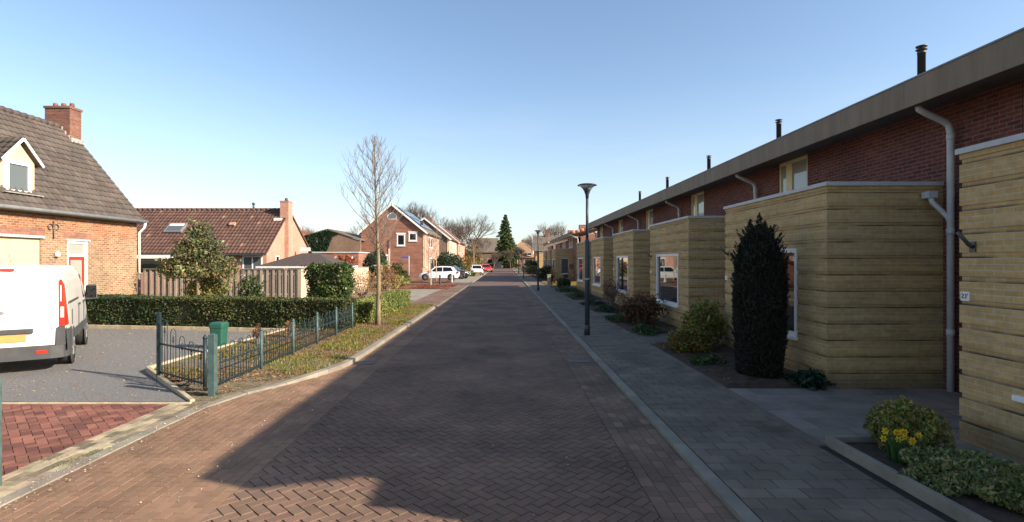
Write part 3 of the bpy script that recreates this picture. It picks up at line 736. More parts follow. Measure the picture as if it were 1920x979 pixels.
# gable wall at the far end, and the near one
for yy in (25.0 - T, 8.0):
    w_.prism([(LX - T, yy, 0), (LX - T, yy, 3.94), (-20.1, yy, 7.95), (-23.3, yy, 3.94), (-23.3, yy, 0)], (0, T, 0))
w_.box(-23.3, -23.05, 8 + T, 25 - T, 0, 3.94)
mk(w_, 'wall', 'oldbrick', h1)
V1 = Vector((-3.45, 0, 4.23)).normalized(); Ls = math.hypot(3.45, 4.23)
tile_roof('roof', 'tileold', h1, (-16.62, 7.8, 3.85), (0, 1, 0), V1, 17.35, Ls, .25, .32, .03, .2, .05)
V1b = Vector((3.45, 0, 4.23)).normalized()
rb = MB(); rb.quad((-23.6, 7.8, 3.85), (-23.6, 25.15, 3.85), (-20.05, 25.15, 8.08), (-20.05, 7.8, 8.08)); mk(rb, 'roof', 'tileold', h1)
rt = MB()
y = 7.8
while y < 24.2: rt.tube([(-20.07, y, 8.09), (-20.07, y + .36, 8.11)], [.12, .14], 10, tint=t1(.25, .05)); y += .34
mk(rt, 'ridge_tiles', 'tileold', h1)
gt_ = MB(); gt_.tube([(-16.55, 7.6, 3.86), (-16.55, 25.2, 3.86)], .075, 10); gt_.box(-16.9, -16.6, 7.8, 25.15, 3.78, 3.8); go = mk(gt_, 'gutter', 'zinc', h1)
dp = MB(); dp.tube([(-16.55, 25.08, 3.82), (-16.6, 25.08, 3.6), (-16.82, 25.05, 3.35), (-16.82, 25.05, 1.2)], .055, 10); dpo = mk(dp, 'downpipe', 'white', h1)
dp = MB(); dp.tube([(-16.82, 25.05, 1.2), (-16.82, 25.05, 0)], .065, 10); mk(dp, 'pipe_shoe', 'steel', dpo)
# garage door
gd = MB(); gd.box(LX - .12, LX - .08, GA, GB, 0, GZ)
for i in range(1, 6): gd.box(LX - .08, LX - .07, GA, GB, i * .48 - .006, i * .48 + .006)
mk(gd, 'garage_door', 'cream', h1)
ln = MB(); ln.box(LX - .1, LX + .06, GA - .15, GB + .08, GZ, GZ + .09); mk(ln, 'lintel', 'coping', h1)
ln = MB(); ln.box(LX - .1, LX + .05, DA - .08, DB + .08, DZ, DZ + .07); mk(ln, 'lintel', 'coping', h1)
# soldier courses over the openings
sol = MB(); sol.box(LX - .02, LX + .004, DA - .15, DB + .15, DZ + .08, DZ + .32); sol.box(LX - .02, LX + .004, GA, GB + .15, GZ + .1, GZ + .34); mk(sol, 'soldier_course', 'orangebrick', h1)
# door
fr = MB(); x = LX - .08
for a, b, z0_, z1_ in ((DA, DA + .09, 0, DZ), (DB - .15, DB, 0, DZ), (DA + .09, DB - .15, DZ - .1, DZ), (DA + .09, DB - .15, 2.22, 2.3)): fr.box(x, x + .07, a, b, z0_, z1_)
fo = mk(fr, 'door_frame', 'white', h1)
p = MB(); p.box(x + .02, x + .03, DA + .09, DB - .15, 2.3, DZ - .1); mk(p, 'pane', 'palepane', fo)
d = MB(); d.box(x + .01, x + .05, DA + .09, DA + .2, .05, 2.22); d.box(x + .01, x + .05, DB - .26, DB - .15, .05, 2.22)
d.box(x + .01, x + .05, DA + .2, DB - .26, 2.1, 2.22); d.box(x + .01, x + .05, DA + .2, DB - .26, .05, 1.05); do = mk(d, 'door', 'red', h1)
p = MB(); p.box(x + .02, x + .03, DA + .2, DB - .26, 1.05, 2.1); mk(p, 'pane', 'palepane', do)
d = MB(); d.tube([(x + .09, DB - .3, 1.1), (x + .09, DB - .2, 1.1)], .015, 8); mk(d, 'handle', 'steel', do)
# wall anchor
an = MB(); ya = 20.35; z = 3.3
an.tube([(LX + .03, ya, z - .42), (LX + .03, ya, z + .25)], .022, 6)
for s_ in (-1, 1):
    an.tube([(LX + .03, ya + s_ * (.02 + .11 * (1 - math.cos(t))), z + .02 + .11 * math.sin(t)) for t in [i * .6 for i in range(9)]], .018, 6)
mk(an, 'wall_anchor', 'steel', h1)
lamp_ = MB(); lamp_.lathe((LX + .1, 20.45, 2.2), [(.03, 0), (.09, .04), (.09, .14), (.03, .2)], 10); lamp_.box(LX, LX + .08, 20.41, 20.49, 2.2, 2.28); mk(lamp_, 'wall_light', 'white', h1)
# dormer
dm = MB(); y0_, y1_ = 18.55, 19.9; fxd = -17.2
dm.prism([(fxd, y0_, 4.35), (fxd, y1_, 4.35), (fxd, y1_, 5.62), (fxd, (y0_ + y1_) / 2, 6.28), (fxd, y0_, 5.62)], (-2.4, 0, 0)); dmo = mk(dm, 'dormer', 'creamwall', h1)
window(dmo, (fxd, 19.22, 5.0), (0, 1, 0), (1, 0, 0), 1.0, 1.12, fr=.11, depth=.06, glass='glassblue')
for s_, ya_ in ((-1, y0_ - .16), (1, y1_ + .16)):
    ym = (y0_ + y1_) / 2; vdir = Vector((0, ym - ya_, .88)); Lr = vdir.length
    tile_roof('dormer_roof', 'tileold', dmo, (fxd + .2, ya_, 5.52) if s_ > 0 else (fxd - 2.2, ya_, 5.52), (-1, 0, 0) if s_ > 0 else (1, 0, 0), vdir, 2.4, Lr, .24, .3, .03)
    bb = MB(); bb.bar((fxd + .21, ya_ - s_ * 0, 5.5), (fxd + .21, ym, 6.37), .03, .09, up=(0, 0, 1)); mk(bb, 'bargeboard', 'white', dmo)
lf = MB(); lf.bar((fxd + .12, y0_ - .1, 4.42), (fxd + .12, y1_ + .1, 4.42), .3, .03); mk(lf, 'flashing', 'lead', dmo)
# chimney
ch = MB(); ch.box(-20.75, -19.62, 24.55, 25.22, 6.0, 8.95); ch.box(-20.79, -19.58, 24.51, 25.26, 8.95, 9.05); cho = mk(ch, 'chimney', 'chimbrick', h1)
for i in range(3):
    pt = MB(); pt.lathe((-20.55 + i * .38, 24.9, 9.05), [(.1, 0), (.09, .1), (.1, .16), (.075, .22)], 10); mk(pt, 'chimney_pot', 'chimbrick', cho)
fl = MB()
for i in range(3):
    xx = -19.62 - i * .16; zz_ = 3.85 + ( -16.62 - xx) * 4.23 / 3.45
    fl.box(xx - .16, xx, 24.5, 24.56, zz_ - .02, zz_ + .2)
fl.box(-19.63, -19.5, 24.5, 25.27, 7.4, 7.62); mk(fl, 'flashing', 'lead', cho)

# ------------------------------------------------------------------ bungalow with brown tiles behind the fence
bx0, bx1, by0, by1 = -26, -14.87, 34, 41.2
h2 = thing('brick_bungalow', 'pink brick bungalow with brown tiled roof and skylight behind the wooden fence', 'house', (-20, 37.5, 0))
w_ = MB(); w_.box(bx0, bx1, by0, by0 + .25, 0, 2.6)
w_.prism([(bx1, by0 + .25, 0), (bx1, by0 + .25, 2.75), (bx1, 37.5, 5.48), (bx1, by1, 2.9), (bx1, by1, 0)], (-.25, 0, 0)); w_.box(bx0, bx1 - .25, by1 - .25, by1, 0, 2.6)
mk(w_, 'wall', 'pinkbrick', h2)
Vd = Vector((0, 3.75, 3.05))
tile_roof('roof', 'tilebrown', h2, (bx0, 33.75, 2.5), (1, 0, 0), Vd, 11.22, Vd.length, .24, .34, .035, .18, .06, lichen=.012)
rb = MB(); rb.prism([(bx0, 37.5, 5.48), (bx0, 42.4, 2.2), (bx0, 42.4, 2.32), (bx0, 37.5, 5.6)], (11.22, 0, 0)); mk(rb, 'roof', 'tilebrown', h2)
rt = MB(); x = bx0
while x < bx1 - .1: rt.tube([(x, 37.5, 5.57), (x + .36, 37.5, 5.59)], [.11, .13], 8); x += .34
mk(rt, 'ridge_tiles', 'tilebrown', h2)
gt_ = MB(); gt_.box(bx0, bx1 + .1, 33.55, 33.74, 2.4, 2.52); mk(gt_, 'gutter', 'steel', h2)
ch = MB(); ch.box(bx1 - .3, bx1 + .28, 36.75, 37.45, 4.3, 6.05); ch.box(bx1 + .003, bx1 + .28, 36.75, 37.45, 0, 4.3); ch.box(bx1 - .33, bx1 + .31, 36.72, 37.48, 6.05, 6.13); cho = mk(ch, 'chimney', 'pinkbrick', h2)
pt = MB(); pt.lathe((bx1, 37.1, 6.13), [(.12, 0), (.12, .15), (.05, .22)], 8); mk(pt, 'chimney_pot', 'steel', cho)
fl = MB(); fl.box(bx1 - .6, bx1 - .1, 36.45, 36.74, 4.75, 4.93); mk(fl, 'flashing', 'white', cho)
window(h2, (-15.75, by0, 1.75), (1, 0, 0), (0, -1, 0), 1.25, 1.25, fr=.09, mull=(.5,), sill=False, lintel='white', glass='glassblue')
window(h2, (bx1, 35.6, 1.9), (0, 1, 0), (1, 0, 0), .6, 1.0, sill=False)
window(h2, (-22.4, by0, 1.7), (1, 0, 0), (0, -1, 0), 2.6, .9, fr=.08, frame='woodpale', sill=False)
aw = MB(); aw.box(-24.5, -20.4, 33.4, 34, 2.2, 2.42); mk(aw, 'canopy', 'white', h2)
N2 = Vector((1, 0, 0)).cross(Vd.normalized())
def on_roof(x, t, h=.07): return Vector((x, 33.75, 2.5)) + Vd * t + N2 * h
sk = MB(); c_ = on_roof(-21.6, .54, .09); sk.obox(c_, (1, 0, 0), Vd.normalized(), N2, 1.15, .95, .12); sko = mk(sk, 'skylight', 'zinc', h2)
sk = MB(); sk.obox(c_ + N2 * .065, (1, 0, 0), Vd.normalized(), N2, .95, .75, .01); mk(sk, 'pane', 'glassblue', sko)
sk = MB(); sk.obox(c_ + N2 * .073 + Vd.normalized() * .27, (1, 0, 0), Vd.normalized(), N2, .93, .22, .006); mk(sk, 'blind', 'white', sko)
vn = MB(); vn.obox(on_roof(-18.0, .62, .12), (1, 0, 0), Vd.normalized(), N2, .35, .3, .15); mk(vn, 'roof_vent', 'pinkbrick', h2)
vn = MB(); vn.tube([(-17.3, 37.5, 5.6), (-17.3, 37.5, 5.95)], .07, 8); vn.lathe((-17.3, 37.5, 5.95), [(.12, 0), (.12, .08), (.02, .14)], 8); mk(vn, 'vent_pipe', 'steel', h2)
th_ = MB(); th_.tube([(-14.2, 38.5, 2.2), (-14.2, 38.5, 3.0)], .03, 6); th_.box(-14.4, -13.75, 38.4, 38.5, 2.75, 3.0); mk(th_, 'security_light', 'white', h2)

# garden pavilion
h3 = thing('garden_pavilion', 'low garden pavilion with dark shallow hipped roof and white gutter', 'shed', (-12.2, 34, 0))
pv = MB(); cx, cy = -12.25, 34.3; hw, hd = 2.35, 2.2; ez, az = 1.76, 2.55
pv.add([(cx - hw, cy - hd, ez), (cx + hw, cy - hd, ez), (cx + hw, cy + hd, ez), (cx - hw, cy + hd, ez), (cx - .5, cy, az), (cx + .5, cy, az), (cx - hw, cy - hd, ez - .06), (cx + hw, cy - hd, ez - .06), (cx + hw, cy + hd, ez - .06), (cx - hw, cy + hd, ez - .06)],
       [(0, 1, 5, 4), (1, 2, 5), (2, 3, 4, 5), (3, 0, 4), (6, 7, 1, 0), (7, 8, 2, 1), (8, 9, 3, 2), (9, 6, 0, 3), (9, 8, 7, 6)]); mk(pv, 'roof', 'tiledark', h3)
gt_ = MB(); gt_.box(cx - hw - .06, cx + hw + .06, cy - hd - .07, cy - hd - .005, ez - .12, ez - .02); gt_.box(cx + hw + .005, cx + hw + .07, cy - hd, cy + hd, ez - .12, ez - .02); mk(gt_, 'gutter', 'white', h3)
for sx_ in (-1, 1):
    for sy_ in (-1, 1):
        ps = MB(); ps.box(cx + sx_ * 2.1 - .07, cx + sx_ * 2.1 + .07, cy + sy_ * 1.95 - .07, cy + sy_ * 1.95 + .07, 0, ez - .06); mk(ps, 'post', 'woodpale', h3)
ps = MB(); ps.box(cx - 2, cx + 2, cy + 1.9, cy + 1.96, 0, 1.6); mk(ps, 'back_wall', 'wood', h3)

# brown building with ivy, flat roofed garage annex
h4 = thing('ivy_building', 'brown brick gable half covered in ivy with long grey roof', 'house', (-20, 60, 0))
Y4 = 60
def PX(x, y, Y): return (( x - 946) / 1020 * Y, Y, CAMH - (y - 490) / 1020 * Y)
w_ = MB(); q = [PX(560, 447, Y4), PX(614, 432, Y4), PX(676, 452, Y4)]
poly = [(q[0][0], Y4, 0), (q[0][0] , Y4, q[0][2]), q[1], q[2], (q[2][0], Y4, 0)]
w_.prism(poly, (0, .3, 0)); mk(w_, 'wall', 'brownbrick', h4)
rf = MB(); a, b = Vector(q[1]), Vector(q[2]); a2 = a + Vector((0, 14, .1)); b2 = b + Vector((0, 14, .1))
rf.prism([a + Vector((0, -.1, .05)), b + Vector((0, -.1, .05)), b2, a2], (0, 0, .12)); 
c0 = Vector(q[0]); rf.prism([c0 + Vector((-.3, -.1, -.05)), a + Vector((0, -.1, .05)), a2, c0 + Vector((0, 14, 0))], (0, 0, .1)); rfo = mk(rf, 'roof', 'tilegrey', h4)
chp = MB(); chp.box(-16.9, -16.5, 66, 66.4, 4.4, 6.0); mk(chp, 'chimney', 'white', h4)
h5 = thing('flat_roof_annex', 'low flat roofed pink brick annex with white awning beside brick gable', 'garage', (-18, 55, 0))
w_ = MB(); w_.box(-22.5, -14.5, 54, 54.25, 0, 2.85); w_.box(-22.5, -22.25, 54.25, 58, 0, 2.85); w_.box(-14.75, -14.5, 54.25, 58, 0, 2.85); mk(w_, 'wall', 'orangebrick', h5)
rf = MB(); rf.box(-22.6, -14.4, 53.9, 58.1, 2.85, 2.97); mk(rf, 'roof', 'coping', h5)
window(h5, (-15.9, 54, 1.7), (1, 0, 0), (0, -1, 0), 1.3, .9, glass='dark', sill=False)
aw = MB(); aw.box(-16.75, -15.05, 53.6, 53.99, 2.3, 2.48); mk(aw, 'awning', 'white', h5)
fa = MB(); fa.box(-19.2, -17.6, 53.7, 53.98, 2.0, 2.5); mk(fa, 'screen', 'white', h5)
hb = thing('distant_house', 'distant orange roof peeking between the pink gable and the ivy', 'house', (-33, 88, 0))
rf = MB(); rf.prism([(-38, 88, 5.4), (-31, 88, 5.4), (-33, 92, 7.1), (-37, 92, 7.1)], (0, .2, .1)); rf.box(-38, -31, 88.2, 95, 0, 5.4); mk(rf, 'roof', 'orangetile', hb)

# ------------------------------------------------------------------ houses along the left side further on
def gable_house(name, label, x0, x1, y0, y1, ez, rz, xm, wall, roofmat, ez2=None, loc=None):
    """gable faces the camera; ridge runs along y"""
    ez2 = ez2 or ez
    h = thing(name, label, 'house', loc or ((x0 + x1) / 2, y0, 0))
    w_ = MB(); w_.prism([(x0, y0, 0), (x0, y0, ez), (xm, y0, rz), (x1, y0, ez2), (x1, y0, 0)], (0, .3, 0)); mk(w_, 'gable_wall', wall, h)
    for s_, xe, ze in ((-1, x0 - .35, ez - .25), (1, x1 + .35, ez2 - .2)):
        V_ = Vector((xm - xe, 0, rz + .12 - ze))
        tile_roof('roof', roofmat, h, (xe, y0 - .25 if s_ < 0 else y0 - .25, ze), (0, 1, 0), V_, y1 - y0 + .3, V_.length, .33, .4, .035, ns=4)
        bb = MB(); bb.bar((xe, y0 - .28, ze - .06), (xm, y0 - .28, rz + .05), .05, .2); mk(bb, 'bargeboard', 'white', h)
    w2 = MB(); w2.box(x0, x0 + .3, y0 + .3, y1, 0, ez); w2.box(x0 + .3, x1 - .3, y1 - .3, y1, 0, min(ez, ez2)); mk(w2, 'wall', wall, h)
    return h
h6 = gable_house('gabled_house', 'orange brick gabled house with pentagonal attic window and solar panels', -16.35, -9.06, 62, 75, 5.4, 8.45, -12.85, 'orangebrick', 'tilegrey', 5.4)
w2 = MB(); w2.box(-9.36, -9.06, 62.3, 75, 0, 5.4); mk(w2, 'front_wall', 'pinkbrick', h6)
for yq in (61.97, 74.7): qn = MB(); qn.box(-9.3, -9.03, yq, yq + .3, 0, 5.1); mk(qn, 'corner_strip', 'creamwall', h6)
window(h6, (-11.8, 62, 4.45), (1, 0, 0), (0, -1, 0), .95, 1.35, fr=.13, lintel='white')
window(h6, (-10.45, 62, 4.8), (1, 0, 0), (0, -1, 0), .95, .95, fr=.13, lintel='white')
window(h6, (-14.1, 62, 1.9), (1, 0, 0), (0, -1, 0), 1.6, 1.5, fr=.1, glass='dark', sill=False)
aw = MB(); aw.box(-15.0, -13.2, 61.7, 61.99, 2.6, 2.8); mk(aw, 'awning', 'white', h6)
dp = MB(); dp.tube([(-13.05, 61.9, 0), (-13.05, 61.9, 4.5)], .035, 6); mk(dp, 'downpipe', 'zinc', h6)
pw = MB(); cxp, zp = -12.8, 7.15
pent = [(cxp - .5, 61.97, zp - .35), (cxp + .5, 61.97, zp - .35), (cxp + .55, 61.97, zp + .1), (cxp, 61.97, zp + .52), (cxp - .55, 61.97, zp + .1)]
pw.prism(pent, (0, .02, 0)); pwo = mk(pw, 'attic_window', 'white', h6)
pw = MB(); pw.prism([(cxp + (a - cxp) * .8, 61.95, zp + (c - zp) * .78) for a, b, c in pent], (0, .015, 0)); mk(pw, 'pane', 'glassblue', pwo)
Vr = Vector((-3.79 - .35, 0, 3.35 - .0)); Vr = Vector((-12.85 + 8.71, 0, 8.57 - 5.2)); Vn = Vr.normalized(); Nr = Vector((0, 1, 0)).cross(Vn); Nr = Nr if Nr.z > 0 else -Nr
sp = MB()
for i in range(6):
    for j in range(2):
        c_ = Vector((-8.71, 63.2 + i * 1.75, 5.2)) + Vr * (.36 + j * .36) + Nr * .14
        sp.obox(c_, (0, 1, 0), Vn, Nr, 1.68, 1.65, .05)
spo = mk(sp, 'solar_panels', 'solar', h6)
vn = MB(); vn.box(-9.7, -9.4, 62.6, 62.95, 6.2, 6.7); mk(vn, 'roof_vent', 'steel', h6)
for yy in (64.7, 66.6): window(h6, (-9.06, yy + .9, 4.3), (0, 1, 0), (1, 0, 0), 1.3, 1.3, fr=.1)
window(h6, (-9.06, 67.0, 1.5), (0, 1, 0), (1, 0, 0), 2.8, 1.9, fr=.12, mull=(.33, .66))
dr = MB(); dr.box(-9.05, -9.0, 71, 72, 0, 2.3); mk(dr, 'door', 'creamwall', h6)
h7 = gable_house('gabled_house', 'brown brick gabled house with cream street front beyond the solar panels', -15.5, -8.15, 80, 92, 5.2, 8.3, -11.8, 'brownbrick', 'tilebrown', 5.4)
w2 = MB(); w2.box(-8.45, -8.13, 79.95, 92, 0, 5.3); mk(w2, 'front_wall', 'creamwall', h7)
window(h7, (-8.13, 82.5, 4.2), (0, 1, 0), (1, 0, 0), 1.6, 1.6, fr=.1); window(h7, (-8.13, 86.5, 1.5), (0, 1, 0), (1, 0, 0), 2.4, 1.8, fr=.1, mull=(.5,))
bl = MB()
for i in range(5): bl.box(-8.1, -8.02, 84.5, 86.5, 2.6 + i * .22, 2.68 + i * .22)
mk(bl, 'balcony_rail', 'white', h7)
ch = MB(); ch.box(-11.9, -11.2, 84, 84.8, 7.6, 8.8); mk(ch, 'chimney', 'brownbrick', h7)
h8 = gable_house('gabled_house', 'furthest gabled house of the left row with pale street front', -15, -8.1, 95, 110, 5.4, 8.2, -11.5, 'orangebrick', 'tilebrown', 5.4)
w2 = MB(); w2.box(-8.4, -8.08, 94.95, 110, 0, 5.3); mk(w2, 'front_wall', 'pinkbrick', h8)
window(h8, (-8.08, 98, 4.2), (0, 1, 0), (1, 0, 0), 2, 1.4); window(h8, (-8.08, 98, 1.6), (0, 1, 0), (1, 0, 0), 2, 1.6)
h9 = thing('brick_house', 'brown brick house with grey roof at the far end, left of the conifer', 'house', (-5, 172, 0))
w_ = MB(); w_.box(-9.5, -2.1, 168, 168.3, 0, 5.0); w_.prism([(-2.1, 168.3, 0), (-2.1, 168.3, 5), (-2.1, 172, 9.2), (-2.1, 176, 5), (-2.1, 176, 0)], (-.3, 0, 0)); mk(w_, 'wall', 'brownbrick', h9)
rf = MB(); rf.prism([(-9.8, 167.7, 4.8), (-9.8, 172, 9.3), (-9.8, 176, 4.8), (-9.8, 176, 4.7), (-9.8, 172, 9.1), (-9.8, 167.7, 4.6)], (7.9, 0, 0)); mk(rf, 'roof', 'tilegrey', h9)
window(h9, (-4.5, 168, 2), (1, 0, 0), (0, -1, 0), 1.5, 1.5); window(h9, (-7.5, 168, 2), (1, 0, 0), (0, -1, 0), 1.5, 1.5)
# round topped house at far right, tile roofed house with white verge
h10 = thing('hipped_house', 'old house with tall rounded orange roof at the end of the street', 'house', (5, 165, 0))
w_ = MB(); w_.box(1.5, 9.5, 163, 171, 0, 3.2); mk(w_, 'wall', 'orangebrick', h10)
rf = MB()
def ring(x0, x1, y0, y1, z): return [(x0, y0, z), (x1, y0, z), (x1, y1, z), (x0, y1, z)]
rf.loft([ring(1.0, 10, 162.5, 171.5, 3.1), ring(2.3, 8.8, 163.9, 170.2, 5.2), ring(3.4, 7.7, 165, 169, 6.9), ring(4.8, 6.3, 166.4, 167.6, 7.7)], smooth=False); mk(rf, 'roof', 'thatch', h10)
for xx in (3.2, 6.6):
    dm = MB(); dm.box(xx, xx + 1.6, 162.4, 165, 3.6, 4.6); dmo = mk(dm, 'dormer', 'thatch', h10); window(dmo, (xx + .8, 162.4, 4.1), (1, 0, 0), (0, -1, 0), 1.3, .8, glass='glass')
window(h10, (3.2, 163, 1.6), (1, 0, 0), (0, -1, 0), 1.4, 1.6); window(h10, (7.2, 163, 1.4), (1, 0, 0), (0, -1, 0), 2.4, 2.4, glass='dark', sill=False)
ch = MB(); ch.box(5.2, 5.9, 166.5, 167.3, 7.4, 8.6); mk(ch, 'chimney', 'brownbrick', h10)
h11 = thing('tile_roofed_house', 'house with wide grey tile roof and white verge on the right, red chimney', 'house', (8, 100, 0))
Vd2 = Vector((0, 3.6, 3.0)); tile_roof('roof', 'tilegrey', h11, (5.25, 99, 3.8), (1, 0, 0), Vd2, 8, Vd2.length, .33, .4, .03, ns=4)
bb = MB(); bb.prism([(5.15, 98.9, 3.6), (5.15, 102.6, 6.85), (5.15, 106, 3.6), (5.15, 106, 3.3), (5.15, 102.6, 6.2), (5.15, 98.9, 3.3)], (.08, 0, 0)); bb.box(5.15, 5.3, 98.85, 98.89, 3.3, 3.9) ; mk(bb, 'verge_board', 'white', h11)
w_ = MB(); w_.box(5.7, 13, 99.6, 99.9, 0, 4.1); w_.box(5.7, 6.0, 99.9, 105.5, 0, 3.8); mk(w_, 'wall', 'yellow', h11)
window(h11, (5.7, 101.5, 2), (0, 1, 0), (-1, 0, 0), 1.6, 2.4); window(h11, (7.1, 99.6, 2), (1, 0, 0), (0, -1, 0), 1.0, 2.4)
ch = MB(); ch.box(7.6, 8.3, 102.2, 103, 6.4, 8.0); mk(ch, 'chimney', 'chimbrick', h11)

# ------------------------------------------------------------------ fences
LATE = []
def board_fence(name, label, a, b, h, mat, pitch=.17, bw=.135, gapdepth=.03, z0=.05, cap=True):
    a = Vector(a); b = Vector(b); d = b - a; L_ = d.length; u = d.normalized(); n = Vector((u.y, -u.x, 0))
    t = thing(name, label, 'fence', ((a + b) / 2).to_tuple()[:2] + (0,))
    mb = MB(); k = int(L_ / pitch)
    for i in range(k):
        c = a + u * (i + .5) * L_ / k; off = gapdepth if i % 2 else 0
        hh = h + rnd.uniform(-.01, .01)
        mb.obox(c + n * (-off) + Vector((0, 0, z0 + (hh - z0) / 2)), u, n, Vector((0, 0, 1)), bw * (1 if not i % 2 else .95), .018, hh - z0, t1(.16, .04))
    mk(mb, 'boards', mat, t)
    rl = MB()
    for z in (.35, h * .85): rl.obox((a + b) / 2 - n * (gapdepth / 2 + .04 if gapdepth > .02 else .03) + Vector((0, 0, z)), u, n, Vector((0, 0, 1)), L_, .03, .07)
    if cap: rl.obox((a + b) / 2 + Vector((0, 0, h + .02)), u, n, Vector((0, 0, 1)), L_, .09, .03)
    mk(rl, 'rails', 'wood', t)
    m_ = max(1, round(L_ / 1.85))
    for i in range(m_ + 1):
        ps = MB(); c = a + u * (L_ * i / m_) - n * .1; ps.box(c.x - .04, c.x + .04, c.y - .04, c.y + .04, 0, h); mk(ps, 'post', 'wood', t)
    return t
board_fence('wooden_fence', 'weathered grey board on board fence behind the long hedge', (-18.6, 28, 0), (-10.55, 28, 0), 1.62, 'wood', .155, .118, .05, .12)
board_fence('wooden_fence', 'pale close boarded wooden fence beside the leafless shrub', (-10.5, 28.0, 0), (-8.95, 35.8, 0), 1.63, 'woodpale', .135, .13, .006, .05)
gw = MB(); gw.box(-9.0, -7.8, 37.4, 37.5, 1.7, 1.78); gw.box(-8.0, -7.9, 37.4, 37.5, 0, 2.9); gw.box(-8.5, -8.4, 37.4, 37.5, 0, 1.7)
tag(mk(gw, 'trellis', 'woodpale'), 'pale timber trellis by the red leaved shrub', 'trellis')

# iron fence with hoops
def hoop_panel(a, b, h=.72, nh=5, z0=.1, finial=False, rise=None):
    """loops over pairs of uprights between two points, with a middle rail"""
    a = Vector(a); b = Vector(b); d = b - a; mb = MB(); r_ = .007
    hh = lambda t: h + (rise(t) if rise else 0)
    for z in (z0 + .05, .45 if not finial else .62): mb.bar(a + Vector((0, 0, z)), b + Vector((0, 0, z)), .012, .03)
    for i in range(nh):
        t0_, t1_ = (i + .1) / nh, (i + .7) / nh; tm = (t0_ + t1_) / 2; H = hh(tm); w2 = (t1_ - t0_) * d.length / 2
        pts = [a + d * t0_ + Vector((0, 0, z0))]
        for k in range(7):
            an_ = math.pi * k / 6; pts.append(a + d * (tm - (t1_ - t0_) / 2 * math.cos(an_)) + Vector((0, 0, H - w2 + w2 * math.sin(an_))))
        pts.append(a + d * t1_ + Vector((0, 0, z0))); mb.tube(pts, r_, 6)
        for tt in ((i + .4) / nh,):
            if tt > .99: continue
            top = H - .2 if abs(tt - (i + .4) / nh) < 1e-6 else (.62 if finial else .45)
            p_ = a + d * tt; mb.tube([p_ + Vector((0, 0, z0)), p_ + Vector((0, 0, top))], r_, 6)
            if abs(tt - (i + .4) / nh) < 1e-6:
                mb.lathe(p_ + Vector((0, 0, top)), [(.008, -.03), (.022, 0), (.008, .02), (.018, .04), (.001, .1)], 6)
    return mb
ft = thing('iron_fence', 'low dark green iron fence with hooped tops along the verge', 'fence', (-4.45, 8.4, 0))
FY = [8.4, 9.93, 11.45, 12.95, 14.45, 16.0]
FXs = [-4.42, -4.44, -4.45, -4.46, -4.47, -4.48]
for i in range(5): mk(hoop_panel((FXs[i], FY[i] + .03, .02), (FXs[i + 1], FY[i + 1] - .03, .02), .74, 5), 'panel', 'iron', ft)
for i in range(1, 6):
    ps = MB(); ps.tube([(FXs[i], FY[i], 0), (FXs[i], FY[i], .78)], .028, 10); ps.lathe((FXs[i], FY[i], .78), [(.033, 0), (.033, .02), (.02, .045), (.001, .06)], 10); mk(ps, 'post', 'teal', ft)
ps = MB(); ps.box(-4.475, -4.375, 8.2, 8.30, -.02, .93); ps.add([(-4.475, 8.2, .93), (-4.375, 8.2, .93), (-4.375, 8.30, .93), (-4.475, 8.30, .93), (-4.425, 8.25, .955)], [(0, 1, 4), (1, 2, 4), (2, 3, 4), (3, 0, 4)])
tag(mk(ps, 'gate_post', 'teal', bevel=.006), 'thick square teal wooden post at the corner of the iron fence', 'post')
ps = MB(); ps.box(-4.72, -4.578, 4.82, 4.96, -.02, .98)
tag(mk(ps, 'gate_post', 'teal', bevel=.006), 'teal post cut off by the left edge of the picture', 'post')
gt = thing('garden_gate', 'open iron gate with hoops, spear finials and raised left side', 'gate', (-5.2, 8.9, 0))
A = Vector((-4.68, 8.5, .0)); B = Vector((-5.97, 9.42, .0))
mk(hoop_panel(A, B, .72, 5, .08, True, rise=lambda t: .42 * t * t), 'gate_leaf', 'iron', gt)
ps = MB(); ps.tube([A + Vector((0, 0, 0)), A + Vector((0, 0, .84))], .03, 10); ps.lathe(A + Vector((0, 0, .84)), [(.036, 0), (.036, .02), (.02, .04), (.001, .07)], 10); mk(ps, 'post', 'iron', gt)
ps = MB(); ps.box(-6.01, -5.955, 9.39, 9.445, 0, 1.16); mk(ps, 'post', 'iron', gt)

for (x, y, lab, mt, pal) in ((-5.55, 14.1, 'tuft of orange brown dry leaves inside the iron fence before the dark hedge', 'lbrown', [(1, (1.3, .9, .7))]), (-5.9, 13.0, 'small rose bush with red buds beside the green box', 'lred', [(.6, (.3, .6, .4)), (.4, (.8, .5, .5))]), (-5.2, 15.2, 'green perennial clump near the far end of the iron fence', 'lconifer', [(1, (1.4, 1.5, 1))])):
    LATE.append((x, y, lab, mt, pal))

# green letter bin
lb = thing('letter_box', 'green plastic box with lid standing behind the iron fence', 'box', (-6.72, 12.8, 0))
def rr_ring(cx, cy, z, hx, hy, c=.05, n=3):
    pts = []
    for sx_, sy_, a0 in ((1, 1, 0), (-1, 1, 90), (-1, -1, 180), (1, -1, 270)):
        for i in range(n + 1):
            a_ = R(a0 + 90 * i / n); pts.append((cx + sx_ * (hx - c) + c * math.cos(a_), cy + sy_ * (hy - c) + c * math.sin(a_), z))
    return pts
b_ = MB(); b_.loft([rr_ring(-6.72, 12.8, .0, .135, .13), rr_ring(-6.72, 12.8, .5, .155, .15), rr_ring(-6.72, 12.8, .5, .15, .14)], smooth=False); mk(b_, 'body', 'bin', lb)
b_ = MB(); b_.loft([rr_ring(-6.72, 12.8, .49, .17, .16), rr_ring(-6.72, 12.8, .57, .172, .162), rr_ring(-6.72, 12.8, .61, .15, .14)], smooth=False); mk(b_, 'lid', 'bin', lb)

